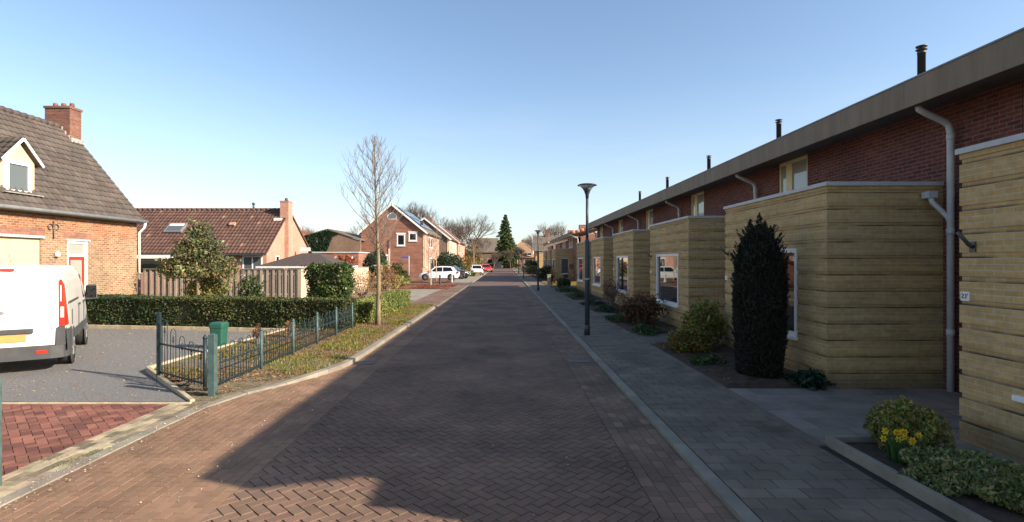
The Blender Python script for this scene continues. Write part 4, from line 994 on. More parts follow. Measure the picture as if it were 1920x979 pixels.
# ------------------------------------------------------------------ foliage
def lumps(P, amp, freq, seed):
    r_ = np.random.RandomState(seed); s = np.zeros(len(P))
    for _ in range(7):
        k = r_.randn(3) * freq; s += np.sin(P @ k + r_.rand() * 6.28)
    return amp * s / 3.2
def leaf_quads(P, size, elong=1.6, up=.0, jitter=.5, nrm=None):
    n = len(P); d = NR.randn(n, 3); d[:, 2] += up
    d /= np.linalg.norm(d, axis=1)[:, None]
    e_ = NR.randn(n, 3) if nrm is None else nrm + NR.randn(n, 3) * .7
    s_ = np.cross(d, e_); s_ /= (np.linalg.norm(s_, axis=1)[:, None] + 1e-6)
    sz = size * (1 + (NR.rand(n, 1) - .5) * 2 * jitter)
    a = d * sz * elong / 2; b = s_ * sz / 2
    return np.stack([P - a, P + b * .9 - a * .1, P + a, P - b * .9 - a * .1], axis=1)
def ellipsoid_pts(c, r_, n, lump=.18, freq=2.5, seed=1, shell=.55, zmin=-1):
    d = NR.randn(n * 2, 3); d /= np.linalg.norm(d, axis=1)[:, None]; d = d[d[:, 2] > zmin][:n]
    rad = 1 - shell * NR.rand(len(d)) ** 1.8
    k = 1 + lumps(d * 2, lump, freq, seed)
    return np.array(c) + d * (rad * k)[:, None] * np.array(r_)
def box_pts(x0, x1, y0, y1, z0, z1, n, depth=.1, lump=.05, seed=3, faces='xXyYZ'):
    A_ = {'x': (y1 - y0) * (z1 - z0), 'X': (y1 - y0) * (z1 - z0), 'y': (x1 - x0) * (z1 - z0), 'Y': (x1 - x0) * (z1 - z0), 'Z': (x1 - x0) * (y1 - y0)}
    tot = sum(A_[f] for f in faces); out = []
    for f in faces:
        m_ = int(n * A_[f] / tot); u = NR.rand(m_, 3); dp = NR.rand(m_) ** 1.5 * depth
        P = np.stack([x0 + u[:, 0] * (x1 - x0), y0 + u[:, 1] * (y1 - y0), z0 + u[:, 2] * (z1 - z0)], 1)
        l_ = lumps(P, lump, 3.0, seed)
        if f == 'x': P[:, 0] = x0 + dp + l_
        if f == 'X': P[:, 0] = x1 - dp + l_
        if f == 'y': P[:, 1] = y0 + dp + l_
        if f == 'Y': P[:, 1] = y1 - dp + l_
        if f == 'Z': P[:, 2] = z1 - dp + l_ * .6
        out.append(P)
    return np.concatenate(out)
def leaf_obj(name, P, size, mat, parent=None, amt=.35, hue=.18, base=(1, 1, 1), elong=1.6, up=0, palette=None, jitter=.5):
    mb = MB(); q = leaf_quads(P, size, elong, up, jitter); t = vt(len(P), amt, hue, base); kk = np.clip(lumps(P, 1, 1.6, 77), -1.2, 1.2)[:, None]; t = np.clip(t * (1 + kk * np.array([.3, .16, .05])), 0, 4)
    if palette:
        pr = np.array([p[0] for p in palette]); pc = np.array([p[1] for p in palette]); idx = NR.choice(len(pr), len(P), p=pr / pr.sum()); t = t * pc[idx]
    mb.quads(q, t); return mk(mb, name, mat, parent)

def box_hedge(name, label, x0, x1, y0, y1, z1, n, size, mat, angle=0, pivot=None, palette=None, cat='hedge', lump=.075, faces='xXyYZ', z0=.08):
    t = thing(name, label, cat, ((x0 + x1) / 2, (y0 + y1) / 2, 0))
    P = box_pts(x0, x1, y0, y1, z0, z1, n, .14, lump, seed=len(label), faces=faces); leaf_obj('foliage', P, size, mat, t, palette=palette)
    c_ = MB(); i_ = .09; c_.box(x0 + i_, x1 - i_, y0 + i_, y1 - i_, 0, z1 - i_); mk(c_, 'twigs', 'core', t)
    t.rotation_euler.z = angle; return t
autumn = [(.7, (1, 1, 1)), (.18, (1.7, 1.1, .8)), (.12, (.6, .75, .7))]
autumn2 = [(.76, (1, 1, 1)), (.14, (1.6, 1.2, .8)), (.1, (.7, .85, .6))]
L1 = math.hypot(8.8, 1.25)
hd = box_hedge('clipped_hedge', 'long low dark green clipped hedge behind the gravel forecourt', -8.95 - L1 / 2, -8.95 + L1 / 2, 16.3, 17.1, .93, 44000, .038, 'lhedge', palette=autumn)
hd.rotation_euler.z = math.atan2(-1.25, 8.8); hd.location.y += .02
box_hedge('clipped_hedge', 'olive clipped hedge beside the pavement tree, left of the road', -5.05, -4.3, 17.35, 24.6, .72, 34000, .04, 'lhedge2', palette=autumn2)
box_hedge('clipped_bush', 'square clipped glossy bush rising above the hedge by the pale fence', -6.5, -5.3, 17.9, 18.8, 1.9, 15000, .052, 'llaurel', palette=[(.7, (1, 1, 1)), (.2, (1.9, 1.7, 1.2)), (.1, (2.6, 1.9, .9))], cat='bush', lump=.2)

def bush(name, label, c, r_, n, size, mat, lump=.2, stems=7, cat='bush', palette=None, elong=1.6, amt=.35, hue=.18, shell=.6, up=0, zmin=-.75, stemmat='twig', core=True):
    t = thing(name, label, cat, (c[0], c[1], 0))
    P = ellipsoid_pts(c, r_, n, lump, 2.5, (len(label) + int(c[0] * 7)) % 9999, shell, zmin); P = P[P[:, 2] > .03]
    leaf_obj('foliage', P, size, mat, t, amt, hue, palette=palette, elong=elong, up=up)
    s_ = MB()
    for i in range(stems):
        a_ = i * 2.4; e_ = Vector((c[0] + math.cos(a_) * r_[0] * .6, c[1] + math.sin(a_) * r_[1] * .6, c[2] + r_[2] * .5))
        s_.tube([(c[0] + math.cos(a_) * .04, c[1] + math.sin(a_) * .04, 0), (c[0] + (e_.x - c[0]) * .4, c[1] + (e_.y - c[1]) * .4, c[2] * .6), e_], [.018, .013, .005], 5)
    mk(s_, 'stems', stemmat, t); return t

for x, y, lab, mt, pal in LATE: bush('bed_plant', lab, (x, y, .34), (.15, .15, .16), 260, .03, mt, stems=12, lump=.3, palette=pal, cat='plant')
# columnar yew in front of the second annex
yw = thing('columnar_yew', 'tall dark columnar yew with shaggy top before the banded annex', 'tree', (4.38, 9.35, 0))
n = 62000; tt = NR.rand(n); an_ = NR.rand(n) * 6.283
prof = np.interp(tt, [0, .04, .2, .5, .75, .88, .96, 1], [.62, .84, .93, 1, .93, .7, .4, .05])
Pz = .06 + tt * 2.6; rr_ = .47 * prof * (1 - .35 * NR.rand(n) ** 2) * (1 + .05 * np.sin(an_ * 7 + tt * 9) + .04 * np.sin(an_ * 3 - tt * 14))
rr_ *= .88
P = np.stack([4.38 + rr_ * np.cos(an_), 9.35 + rr_ * np.sin(an_), Pz], 1)
mb = MB(); q_ = leaf_quads(P, .016, 3.4, .9, .5); mb.quads(q_, vt(n, .4, .15))
for i in range(420):   # protruding sprigs
    if i == 0:
        for (tx, ty, th_) in ((4.36, 9.3, 2.86), (4.5, 9.4, 2.74), (4.2, 9.3, 2.76), (4.28, 9.4, 2.68), (4.56, 9.3, 2.62)):
            m_ = 420; tz = NR.rand(m_); rr2 = .12 * (1 - tz) ** .7 * NR.rand(m_) ** .5; aa = NR.rand(m_) * 6.283
            mb.quads(leaf_quads(np.stack([tx + rr2 * np.cos(aa), ty + rr2 * np.sin(aa), th_ - .35 + tz * .35], 1), .015, 3.2, .8), vt(m_, .35, .15))
    z = rnd.uniform(.3, 2.55); a_ = rnd.uniform(0, 6.283); pr = float(np.interp((z - .06) / 2.6, [0, .2, .5, .75, .88, .96, 1], [.7, .93, 1, .93, .7, .4, .05])) * .405
    b0 = Vector((4.38 + pr * math.cos(a_), 9.35 + pr * math.sin(a_), z)); L_ = rnd.uniform(.06, .16) * (1.5 if z > 2.0 else 1); d_ = Vector((math.cos(a_) * .5, math.sin(a_) * .5, .9)).normalized()
    m_ = 26; tpos = NR.rand(m_, 1); PP = np.array(b0) + np.array(d_) * L_ * tpos; mb.quads(leaf_quads(PP, .015, 3.2, .6), vt(m_, .35, .15))
mk(mb, 'foliage', 'lyew', yw)
c_ = MB(); c_.lathe((4.38, 9.35, 0), [(.06, 0), (.06, .06), (.24, .1), (.31, .6), (.32, 1.4), (.28, 2.0), (.1, 2.45)], 14); mk(c_, 'trunk', 'core', yw)

bush('variegated_bush', 'rounded yellow green bush behind the daffodils in the concrete edged bed', (4.17, 5.7, .3), (.31, .3, .27), 11000, .022, 'lvar', lump=.32, palette=[(.55, (.75, .95, .45)), (.45, (1.25, 1.2, .9))], elong=2.0)
bush('variegated_bush', 'low grey green variegated bush in front of the daffodils, spreading to the annex', (4.1, 4.82, .16), (.46, .34, .16), 15000, .02, 'lvar', lump=.25, palette=[(.6, (.6, .85, .65)), (.4, (1.2, 1.15, 1.0))], elong=2.2)
bush('variegated_bush', 'variegated bush cut by the lower right corner of the picture', (4.3, 4.3, .17), (.42, .34, .18), 12000, .02, 'lvar', lump=.25, palette=[(.6, (.7, .85, .55)), (.4, (1.1, 1.1, .8))], elong=2.2)
df = thing('daffodils', 'clump of yellow daffodils in the concrete edged bed', 'flowers', (3.86, 5.32, 0))
mb = MB()
for i in range(130):
    a_ = rnd.uniform(0, 6.28); r0_ = rnd.uniform(0, .1); l_ = rnd.uniform(.2, .32); le = rnd.uniform(.03, .16)
    b0 = Vector((3.86 + r0_ * math.cos(a_), 5.32 + r0_ * math.sin(a_), .06)); tip = b0 + Vector((math.cos(a_) * le, math.sin(a_) * le, l_)); s_ = Vector((-math.sin(a_), math.cos(a_), 0)) * .006
    mid = (b0 + tip) / 2 + Vector((0, 0, .03)); tn = t1(.3, .1); mb.add([b0 - s_, b0 + s_, mid + s_, mid - s_], [(0, 1, 2, 3)], tn); mb.add([mid - s_, mid + s_, tip], [(0, 1, 2)], tn)
mk(mb, 'leaves', leafmat('daffodil_leaf', (.07, .13, .04)), df)
mb = MB()
for i in range(13):
    a_ = rnd.uniform(0, 6.28); r0_ = rnd.uniform(.0, .17); c_ = Vector((3.86 + r0_ * math.cos(a_), 5.32 + r0_ * math.sin(a_), .06 + rnd.uniform(.25, .35)))
    f_ = Vector((rnd.uniform(-1, .3), -1, rnd.uniform(-.1, .5))).normalized(); u_ = f_.cross(Vector((0, 0, 1))).normalized(); v_ = u_.cross(f_)
    for k in range(6):
        t_ = k * 1.047; d_ = u_ * math.cos(t_) + v_ * math.sin(t_); s_ = (u_ * -math.sin(t_) + v_ * math.cos(t_))
        mb.add([c_, c_ + d_ * .018 + s_ * .009, c_ + d_ * .036, c_ + d_ * .018 - s_ * .009], [(0, 1, 2, 3)], t1(.12, .05))
    mb.tube([c_, c_ + f_ * .022], [.007, .011], 6, cap=False, tint=(1.0, .7, .6))
mk(mb, 'flowers', 'petal', df)
# concrete edge of the bed and its soil
ce = MB(); ce.box(3.5, 3.56, 2.0, 5.94, 0, .15); ce.box(3.56, 4.42, 5.88, 5.94, 0, .15); ce.box(4.38, 4.42, 2.0, 5.88, 0, .1)
tag(mk(ce, 'planter_edge', 'kerb', bevel=.006), 'raised concrete edging round the flower bed at lower right', 'edging')
ps_ = MB(); ps_.box(3.56, 4.38, 2.0, 5.88, 0, .09); struct(ps_, 'planter_soil', 'soil')

bush('shrub', 'upright golden green shrub between the yew and the third annex', (4.62, 12.6, .55), (.5, .5, .62), 6000, .045, 'lgold', lump=.42, palette=[(.6, (.6, .75, .6)), (.4, (1.2, 1.15, .9))])
bush('shrub', 'small rusty green shrub at the pavement edge left of the yew', (4.05, 11.9, .28), (.45, .45, .32), 3200, .045, 'lgold', lump=.3, palette=[(.5, (.5, .6, .5)), (.3, (1.2, .6, .4)), (.2, (.9, 1, .6))])
# dry hydrangea with seed heads
hy = bush('hydrangea', 'dry brown hydrangea with faded flower heads before the third annex window', (4.25, 17.0, .5), (.65, .6, .5), 3800, .05, 'ldry', lump=.35, palette=[(.45, (.5, .45, .4)), (.25, (1, .7, .5)), (.3, (.5, .75, .4))], stems=18)
mb = MB()
for i in range(34):
    a_ = rnd.uniform(0, 6.28); r0_ = rnd.uniform(.1, .7); c_ = np.array((4.25 + r0_ * math.cos(a_), 17 + r0_ * math.sin(a_), rnd.uniform(.6, 1.12)))
    mb.quads(leaf_quads(c_ + NR.randn(26, 3) * .035, .035, 1.2), vt(26, .3, .1, (1.9, 1.6, 1.5) if i % 3 else (1.6, .45, .35)))
mk(mb, 'seed_heads', 'ldry', hy)
bush('bare_shrub', 'bare twiggy shrub beside the fourth annex near the lamp post', (4.6, 23.3, .75), (.5, .5, .5), 900, .04, 'ldry', stems=22, lump=.3, palette=[(1, (.6, .5, .5))])
for i, (x, y, rx, rz, lab, mt) in enumerate([
        (4.9, 8.75, .3, .16, 'low dark ground cover at the corner of the second annex', 'livy'),
        (3.9, 10.6, .3, .12, 'flat green cushion plant right of the pavement near the yew', 'llaurel'),
        (3.95, 15.2, .35, .15, 'low leafy plants in the soil before the third annex', 'llaurel'),
        (3.85, 17.9, .4, .22, 'bright green leafy clump left of the hydrangea', 'lconifer'),
        (4.1, 21.6, .4, .18, 'low green plants before the fourth annex', 'llaurel'),
        (4.0, 24.8, .5, .2, 'ground covering greenery beyond the bare shrub', 'livy'),
        (4.1, 29.5, .6, .25, 'mixed low plants before the fifth annex', 'lhedge'),
        (4.1, 35.5, .7, .3, 'mixed low plants before the sixth annex', 'llaurel')]):
    bush('ground_plant', lab, (x, y, .08), (rx, rx * 1.6, rz), 1500, .045, mt, stems=3, cat='plant', lump=.35, zmin=0)
bush('ball_shrub', 'small dark round shrub beside the light stones in the front garden', (4.35, 40.0, .4), (.5, .5, .42), 1500, .07, 'llaurel', lump=.08)
bush('shrub', 'dark upright shrub behind the small stone pillar', (3.9, 44.5, .7), (.3, .3, .75), 1200, .07, 'lbrown', lump=.2, palette=[(1, (.25, .25, .2))])
bush('shrub', 'dark green bush left of the pillar before the far terrace', (4.4, 57, .75), (1.0, .9, .85), 2200, .1, 'lconifer', lump=.2)
bush('ball_shrub', 'light green ball shaped shrub on the right pavement far ahead', (3.9, 74, .8), (1.0, .9, .65), 1600, .11, 'lgold', lump=.1)
bush('shrub', 'dark spreading shrub behind the light green ball shrub', (4.6, 82, 1.1), (1.9, 1.5, 1.1), 1800, .15, 'livy', lump=.25)
st = MB()
for i in range(7): c_ = (3.9 + rnd.uniform(0, .9), 37.2 + rnd.uniform(0, 1.3)); st.lathe((c_[0], c_[1], .04), [(.001, 0), (.12 + .05 * rnd.random(), .03), (.1, .12), (.001, .17)], 7)
tag(mk(st, 'stones', 'stone'), 'pale field stones beside the small dark round shrub', 'stones')
pl = MB(); pl.box(3.35, 3.62, 42.5, 42.8, 0, .95); pl.box(3.32, 3.65, 42.47, 42.83, .95, 1.0); tag(mk(pl, 'stone_pillar', 'stone', bevel=.01), 'short pale stone pillar at the pavement edge before the small lawn', 'pillar')

# left side plants
bush('garden_shrub', 'low yellow green shrub at the foot of the fence under the evergreen tree', (-14.0, 25.6, .75), (1.0, .5, .5), 3000, .07, 'lgold', lump=.25)
bush('garden_shrub', 'dark thin shrub against the middle of the wooden fence', (-12.4, 26.6, .65), (.6, .4, .6), 1500, .07, 'llaurel', lump=.4, palette=[(.8, (1, 1, 1)), (.2, (2.5, 1.5, 1))])
bush('dark_evergreen', 'dark evergreen behind the pale fence, left of the gable garage window', (-10.6, 45, 1.5), (1.2, 1.0, 1.35), 4500, .1, 'livy', lump=.25)
bush('dark_evergreen', 'tall dark evergreen directly behind the pavement tree trunk', (-9.9, 42.5, 1.2), (.7, .7, 1.2), 2500, .09, 'livy', lump=.2)
bush('laurel', 'glossy green laurel right of the pavement tree trunk', (-8.8, 40, 1.0), (.65, .7, .95), 2800, .09, 'llaurel', palette=[(.7, (1.3, 1.5, 1.1)), (.3, (2.2, 2.2, 1.2))], lump=.2)
bush('laurel', 'brownish evergreen bush before the brick gable corner', (-8.6, 43, .95), (.95, .8, .85), 2800, .09, 'lhedge', palette=[(.7, (1.2, 1, .9)), (.3, (1.8, 1.1, .8))], lump=.25)
for i, (x, y) in enumerate([(-8.3, 37.5), (-8.2, 39.3), (-8.3, 41), (-8.25, 42.6), (-8.2, 44.2)]):
    bush('trimmed_shrub', ['row of trimmed pale shrubs: the one nearest the pale fence', 'trimmed pale shrub, second from the pale fence', 'trimmed pale shrub in the middle of the row', 'trimmed pale shrub, second from the street sign', 'trimmed pale shrub next to the street sign'][i],
         (x, y, .5), (.55, .75, .5), 1400, .08, 'lgold', palette=[(.6, (1.1, 1.1, 1)), (.4, (1.6, 1.5, 1.4))], lump=.12).__setitem__('group', 'row of trimmed pale shrubs')
rl = bush('red_shrub', 'orange red leaved shrub before the white awning', (-14.1, 48, 2.1), (.95, .7, .5), 900, .12, 'lred', lump=.35, shell=.9)
bush('bare_bush', 'beige leafless thicket in front of the pale fence', (-7.6, 29.0, .75), (1.5, 1.8, .75), 2600, .05, 'lbrown', palette=[(1, (.9, .85, .8))], stems=40, lump=.3)
bush('bare_bush', 'reddish brown thicket between the pale fence and the tree trunk', (-7.9, 36.5, .9), (.8, 1.2, .9), 1800, .06, 'lbrown', palette=[(1, (.7, .45, .35))], stems=30, lump=.3)
bush('round_shrub', 'dark round evergreen shrub behind the white hatchback', (-7.0, 68, 1.7), (1.75, 1.3, 1.35), 3200, .14, 'livy', lump=.12)
bush('garden_shrub', 'olive shrub beside the cream house front beyond the dark car', (-5.9, 74, .9), (1.2, 1.4, 1.0), 1800, .13, 'lgold', palette=[(1, (.7, .6, .5))], lump=.25)
bush('garden_shrub', 'brown green shrubs between the furthest left house and the white car', (-6.0, 86, 1.4), (1.6, 1.5, 1.4), 1800, .15, 'lbrown', palette=[(.6, (.5, .5, .4)), (.4, (.8, .8, .4))], lump=.3)
box_hedge('low_hedge', 'low green planting in front of the far white car', -5.6, -3.9, 72, 73, .5, 1500, .1, 'lhedge2')
box_hedge('low_hedge', 'orange brown hedge beside the red car', -3.6, -2.9, 104, 110, 1.0, 1200, .14, 'lred', palette=[(1, (.8, .8, .8))])
box_hedge('low_hedge', 'low brown hedge closing the end of the street', -.3, 2.3, 153, 154, 1.3, 1500, .18, 'lbrown', palette=[(1, (.6, .5, .45))])
# ivy on the brown gable: leaves over the left half
iv = MB(); n = 9000
u = NR.rand(n); X_ = q0x = None
X_ = -22.6 + u * 4.4; top = np.interp(X_, [-22.7, -19.55, -18.2], [4.55, 5.4, 4.9]); lowb = np.interp(X_, [-22.7, -20.5, -19.6, -18.9], [2.9, 2.75, 3.2, 5.0])
Zt = lowb + NR.rand(n) * (top - lowb + .05); ok = top > lowb
P = np.stack([X_, np.full(n, 59.85) + NR.rand(n) * .12, Zt], 1)[ok]
lo_ = leaf_obj('ivy', P, .16, 'livy', h4, amt=.45)

# evergreen garden tree with mottled leaves
mg = thing('evergreen_tree', 'small broad evergreen tree with mottled brownish leaves before the fence', 'tree', (-14.1, 25, 0))
cl = []
for (ox, oy, oz, rx, rz, n_) in [(0, 0, 2.2, 1.1, .8, 2600), (-1.0, 0, 1.65, .75, .5, 1500), (1.0, .1, 1.6, .75, .55, 1500), (.05, 0, 3.05, .5, .75, 1300), (.1, -.2, 1.5, 1.2, .42, 1500), (.55, 0, 2.6, .55, .55, 700), (-.5, 0, 2.5, .55, .55, 700)]:
    cl.append(ellipsoid_pts((-14.1 + ox, 25 + oy, oz + .1), (rx, rx * .8, rz), n_, .42, 3.4, int(100 + n_ + ox * 9) % 9999, .7))
leaf_obj('crown', np.concatenate(cl), .075, 'lmag', mg, amt=.45, palette=[(.62, (.65, .85, .65)), (.2, (1.5, 1.15, .85)), (.18, (1.25, 1.25, 1.0))], elong=1.9)
tb = MB(); tb.tube([(-14.1, 25, 0), (-14.08, 25, .9), (-14.12, 25, 2.0), (-14.1, 25, 3.2)], [.1, .085, .06, .02], 8)
for i in range(16): a_ = i * 2.4; z = 1.1 + i * .11; tb.tube([(-14.1, 25, z), (-14.1 + math.cos(a_) * .6, 25 + math.sin(a_) * .6, z + .25), (-14.1 + math.cos(a_) * 1.1, 25 + math.sin(a_) * .9, z + .4)], [.03, .02, .006], 5)
mk(tb, 'trunk', 'bark', mg)

# ------------------------------------------------------------------ bare trees
def young_tree(name, label, loc, H, r0, z0, spread, nb, mat='bark', seed=1, twigmat='twig', group=None, lean=0):
    rg = random.Random(seed); t = thing(name, label, 'tree', loc, group)
    x, y, z = loc; tk = MB(); npt = 14; pts = []; rad = []
    for i in range(npt):
        f = i / (npt - 1); pts.append((x + .03 * math.sin(f * 7 + seed) * (1 - f) + lean * f * f, y + .03 * math.cos(f * 5 + seed), z + H * f)); rad.append(max(.004, r0 * (1 - f) ** .8 * (1.25 if i == 0 else 1)))
    tk.tube(pts, rad, 10); mk(tk, 'trunk', mat, t)
    br = MB()
    def at(f): i = f * (npt - 1); a = int(min(i, npt - 2)); k = i - a; return Vector(pts[a]).lerp(Vector(pts[a + 1]), k)
    for b in range(nb):
        f = z0 + (1 - z0) * (b / nb) ** 1.05 * .97; a_ = b * 2.399 + rg.uniform(-.4, .4); g_ = (f - z0) / (1 - z0)
        L_ = spread * (1.15 if g_ < .5 else 1) * (math.sin(math.pi * min(1, .3 + g_ * .72)) ** .8) * rg.uniform(.85, 1.08)
        if g_ < .12: L_ *= .85
        p = at(f); th = math.radians(rg.uniform(35, 55) + 12 * (1 - g_)); d = Vector((math.cos(a_) * math.sin(th), math.sin(a_) * math.sin(th), math.cos(th)))
        n = 7; P_ = [p.copy()]; RR = [r0 * .2 * (1 - g_ * .5)]
        for i in range(1, n):
            d = (d + Vector((rg.uniform(-.14, .14), rg.uniform(-.14, .14), .1 + rg.uniform(0, .08)))).normalized(); p = p + d * (L_ / n); P_.append(p.copy()); RR.append(RR[0] * (1 - i / n) + .003)
        br.tube(P_, [q_ * .7 for q_ in RR], 5)
        for s_ in range(9):
            k = rg.randint(1, n - 1); q = P_[k].copy(); a2 = rg.uniform(0, 6.28); dd = (d + Vector((math.cos(a2), math.sin(a2), rg.uniform(.1, .8))) * .75).normalized(); l2 = L_ * rg.uniform(.2, .42)
            Q = [q.copy()]
            for i in range(3): dd = (dd + Vector((rg.uniform(-.15, .15), rg.uniform(-.15, .15), .15))).normalized(); q = q + dd * l2 / 3; Q.append(q.copy())
            br.tube(Q, [.005, .004, .003, .002], 4)
            if rg.random() < .8:
                q = Q[1].copy(); a2 = rg.uniform(0, 6.28); dd = (dd + Vector((math.cos(a2), math.sin(a2), .4)) * .7).normalized(); br.tube([q, q + dd * l2 * .25, q + dd * l2 * .5 + Vector((0, 0, l2 * .08))], [.004, .0035, .0025], 4)
    mk(br, 'branches', twigmat, t); return t
young_tree('young_tree', 'slender leafless tree standing in the verge beside the olive hedge', (-3.93, 16.9, 0), 5.95, .08, .38, 1.5, 54, seed=12, lean=-.12)
young_tree('young_tree', 'thin leafless tree with stake left of the black bollards', (-6.3, 45.3, 0), 4.6, .05, .4, 1.1, 26, seed=8, mat='timber')
young_tree('young_tree', 'thin leafless tree in front of the white hatchback', (-6.95, 55.5, 0), 5.6, .06, .42, 1.3, 30, seed=9, mat='timber')
young_tree('young_tree', 'pale thin trunk before the far white car', (-4.85, 86, 0), 5.2, .08, .6, 1.1, 14, seed=10, mat='timber')
tk = MB(); tk.box(-6.16, -6.06, 45.2, 45.3, 0, 1.35); tk.box(-6.4, -6.06, 45.17, 45.2, 1.2, 1.32); tag(mk(tk, 'tree_stake', 'woodpale'), 'pale wooden stake tied to the thin tree left of the bollards', 'stake')

def big_tree_mesh(seed, H, spread, trunk_r, levels=6, splits=3, clear=.22, upb=.15):
    rg = random.Random(seed); mb = MB(); tk = MB()
    def grow(p, d, L_, r_, lv):
        n = 3; P_ = [p.copy()]; RR = [r_]
        for i in range(n):
            d = (d + Vector((rg.uniform(-.22, .22), rg.uniform(-.22, .22), rg.uniform(-.08, .16) + upb * .4))).normalized(); p = p + d * L_ / n; P_.append(p.copy()); RR.append(r_ * (1 - .32 * (i + 1) / n))
        (tk if lv == 0 else mb).tube(P_, RR, 8 if lv < 2 else (5 if lv < 4 else 3), cap=False)
        if lv >= levels: return
        k = splits if lv < 4 else 3
        for i in range(k):
            a_ = 6.283 * i / k + rg.uniform(-.6, .6) + lv; ax = d.cross(Vector((math.cos(a_), math.sin(a_), .3))).normalized()
            ang = rg.uniform(.35, .85) * (1 if lv else 1.15); nd = (Matrix.Rotation(ang, 3, ax) @ d).normalized(); nd.z = nd.z + upb; nd.normalize(); nd.x *= spread; nd.y *= spread; nd.normalize()
            grow(P_[-1] if rg.random() < .65 else P_[-2], nd, L_ * rg.uniform(.62, .82), RR[-1] * .72, lv + 1)
        if lv and rg.random() < .9: grow(P_[-1], d, L_ * .75, RR[-1] * .85, lv + 1)
    grow(Vector((0, 0, 0)), Vector((0, 0, 1)), H * clear, trunk_r, 0)
    zmax = max(v[2] for v in mb.v)
    k = H / zmax
    for m_ in (mb, tk): m_.v = [(a * k, b * k, c * k) for a, b, c in m_.v]
    return tk, mb
def big_tree(label, loc, H, spread, tr, seed, levels=5, splits=3, clear=.22, upb=.15, mat='twigfar', group=None):
    t = thing('bare_tree', label, 'tree', (0, 0, 0), group); tk, mb = big_tree_mesh(seed, H, spread, tr, levels, splits, clear, upb)
    mk(tk, 'trunk', mat, t); mk(mb, 'branches', mat, t); t.location = loc; return t
bigA = big_tree('large old leafless tree with wide crown left of the conifer', (-6.9, 128, 0), 13.6, 1.4, .42, 21, 6, 3, .28, .04)
bigB = big_tree('reddish leafless crown rising behind the solar panel roof', (-16.8, 112, 0), 14.6, 1.15, .35, 4, 6, 3, .2, .12)
def cp(src, label, loc, s, rz, grp='background trees without leaves'):
    c = copy_tree(src); c.location = loc; c.scale = (s, s, s); c.rotation_euler.z = rz; c['label'] = label; c['group'] = grp; return c
bigB['group'] = 'background trees without leaves'
cp(bigB, 'leafless tree crown between the solar roof and the old wide tree', (-12.6, 120, 0), .8, 2.0)
cp(bigB, 'leafless tree behind the chimneys of the left row', (-18, 125, 0), .95, 4.0)
cp(bigB, 'leafless crown just right of the ivy building roof', (-23.5, 95, 0), .62, 1.0)
cp(bigB, 'leafless tree peeping over the pink bungalow gable at its right', (-35, 92, 0), .58, 3.0)
cp(bigB, 'leafless tree above the far terrace roof on the right', (14.5, 135, 0), .85, 5.0)
cp(bigB, 'leafless tree left of the one above the far terrace roof', (10, 150, 0), .7, .5)
cp(bigB, 'faint leafless tree between the conifer and the tile roofed house', (6.5, 200, 0), .75, 2.5)
cp(bigB, 'leafless tree standing behind the round topped orange roof', (10, 185, 0), .8, 1.5)
cp(bigB, 'leafless tree in front of the grey roofed far house', (-7.5, 140, 0), .62, 3.6)
cp(bigB, 'small leafless street tree left of the conifer base', (-2.6, 120, 0), .3, 2.2)
cp(bigB, 'crooked leafless tree in front of the conifer', (1.6, 148, 0), .38, 0.3)
cp(bigB, 'leafless tree in front of the rounded orange roof', (5.0, 140, 0), .4, 5.5)
bush('thicket', 'brown thicket under the old wide tree', (-8.3, 116, 2.6), (3.2, 2, 3.0), 5000, .2, 'lbrown', palette=[(.7, (.45, .4, .32)), (.3, (.5, .6, .3))], lump=.3, shell=.9)
bush('thicket', 'yellow green bushes under the old wide tree', (-5.8, 118, 1.2), (1.8, 1.5, 1.4), 1500, .2, 'lgold', palette=[(1, (.8, .75, .6))], lump=.3)
bush('dark_conifer', 'dark conifer behind the old wide tree, beside the far pale house', (-13, 150, 4), (2.0, 2, 5.2), 3500, .3, 'lconifer', palette=[(1, (.6, .5, .6))], lump=.2)
# conifer at the end of the street
cf = thing('conifer', 'tall green spruce at the end of the street', 'tree', (.3, 158, 0))
tk = MB(); tk.tube([(.3, 158, 0), (.3, 158, 15.3)], [.35, .03], 8); mk(tk, 'trunk', 'twigfar', cf)
PP = []
for i in range(170):
    f = (i / 170) ** .85; z = 1.6 + f * 13.9; a_ = i * 2.399; L_ = (4.9 * (1 - f) ** .85 + .2) * rnd.uniform(.5, 1.15) * (1 + .16 * math.sin(a_ + f * 5)); m_ = int(40 + 260 * (1 - f))
    t_ = NR.rand(m_) ** .7; wdt = .28 + .5 * (1 - f)
    PP.append(np.stack([.3 + t_ * L_ * math.cos(a_) + NR.randn(m_) * wdt * .3, 158 + t_ * L_ * math.sin(a_) + NR.randn(m_) * wdt * .3, z - t_ * L_ * .28 + (NR.rand(m_) - .7) * wdt], 1))
leaf_obj('foliage', np.concatenate(PP), .2, 'lconifer', cf, amt=.4, base=(1.5, 1.35, 1.2), elong=2.2, palette=[(.75, (1, 1, 1)), (.25, (.55, .6, .7))])
# distant wood line reading as one mass
dw = MB(); P = np.stack([NR.rand(26000) * 500 - 250, 260 + NR.rand(26000) * 40, NR.rand(26000)], 1); P[:, 2] *= 7 + 3 * np.sin(P[:, 0] * .07) + 2 * np.sin(P[:, 0] * .23 + 1)
leaf_obj('distant_wood', P, 1.0, 'lbrown', None, amt=.3, palette=[(.7, (.45, .42, .4)), (.3, (.3, .38, .25))]); tag(bpy.context.scene.collection.objects[-1] if False else bpy.data.objects['distant_wood'], 'far brownish wood along the horizon', 'wood', kind='stuff')

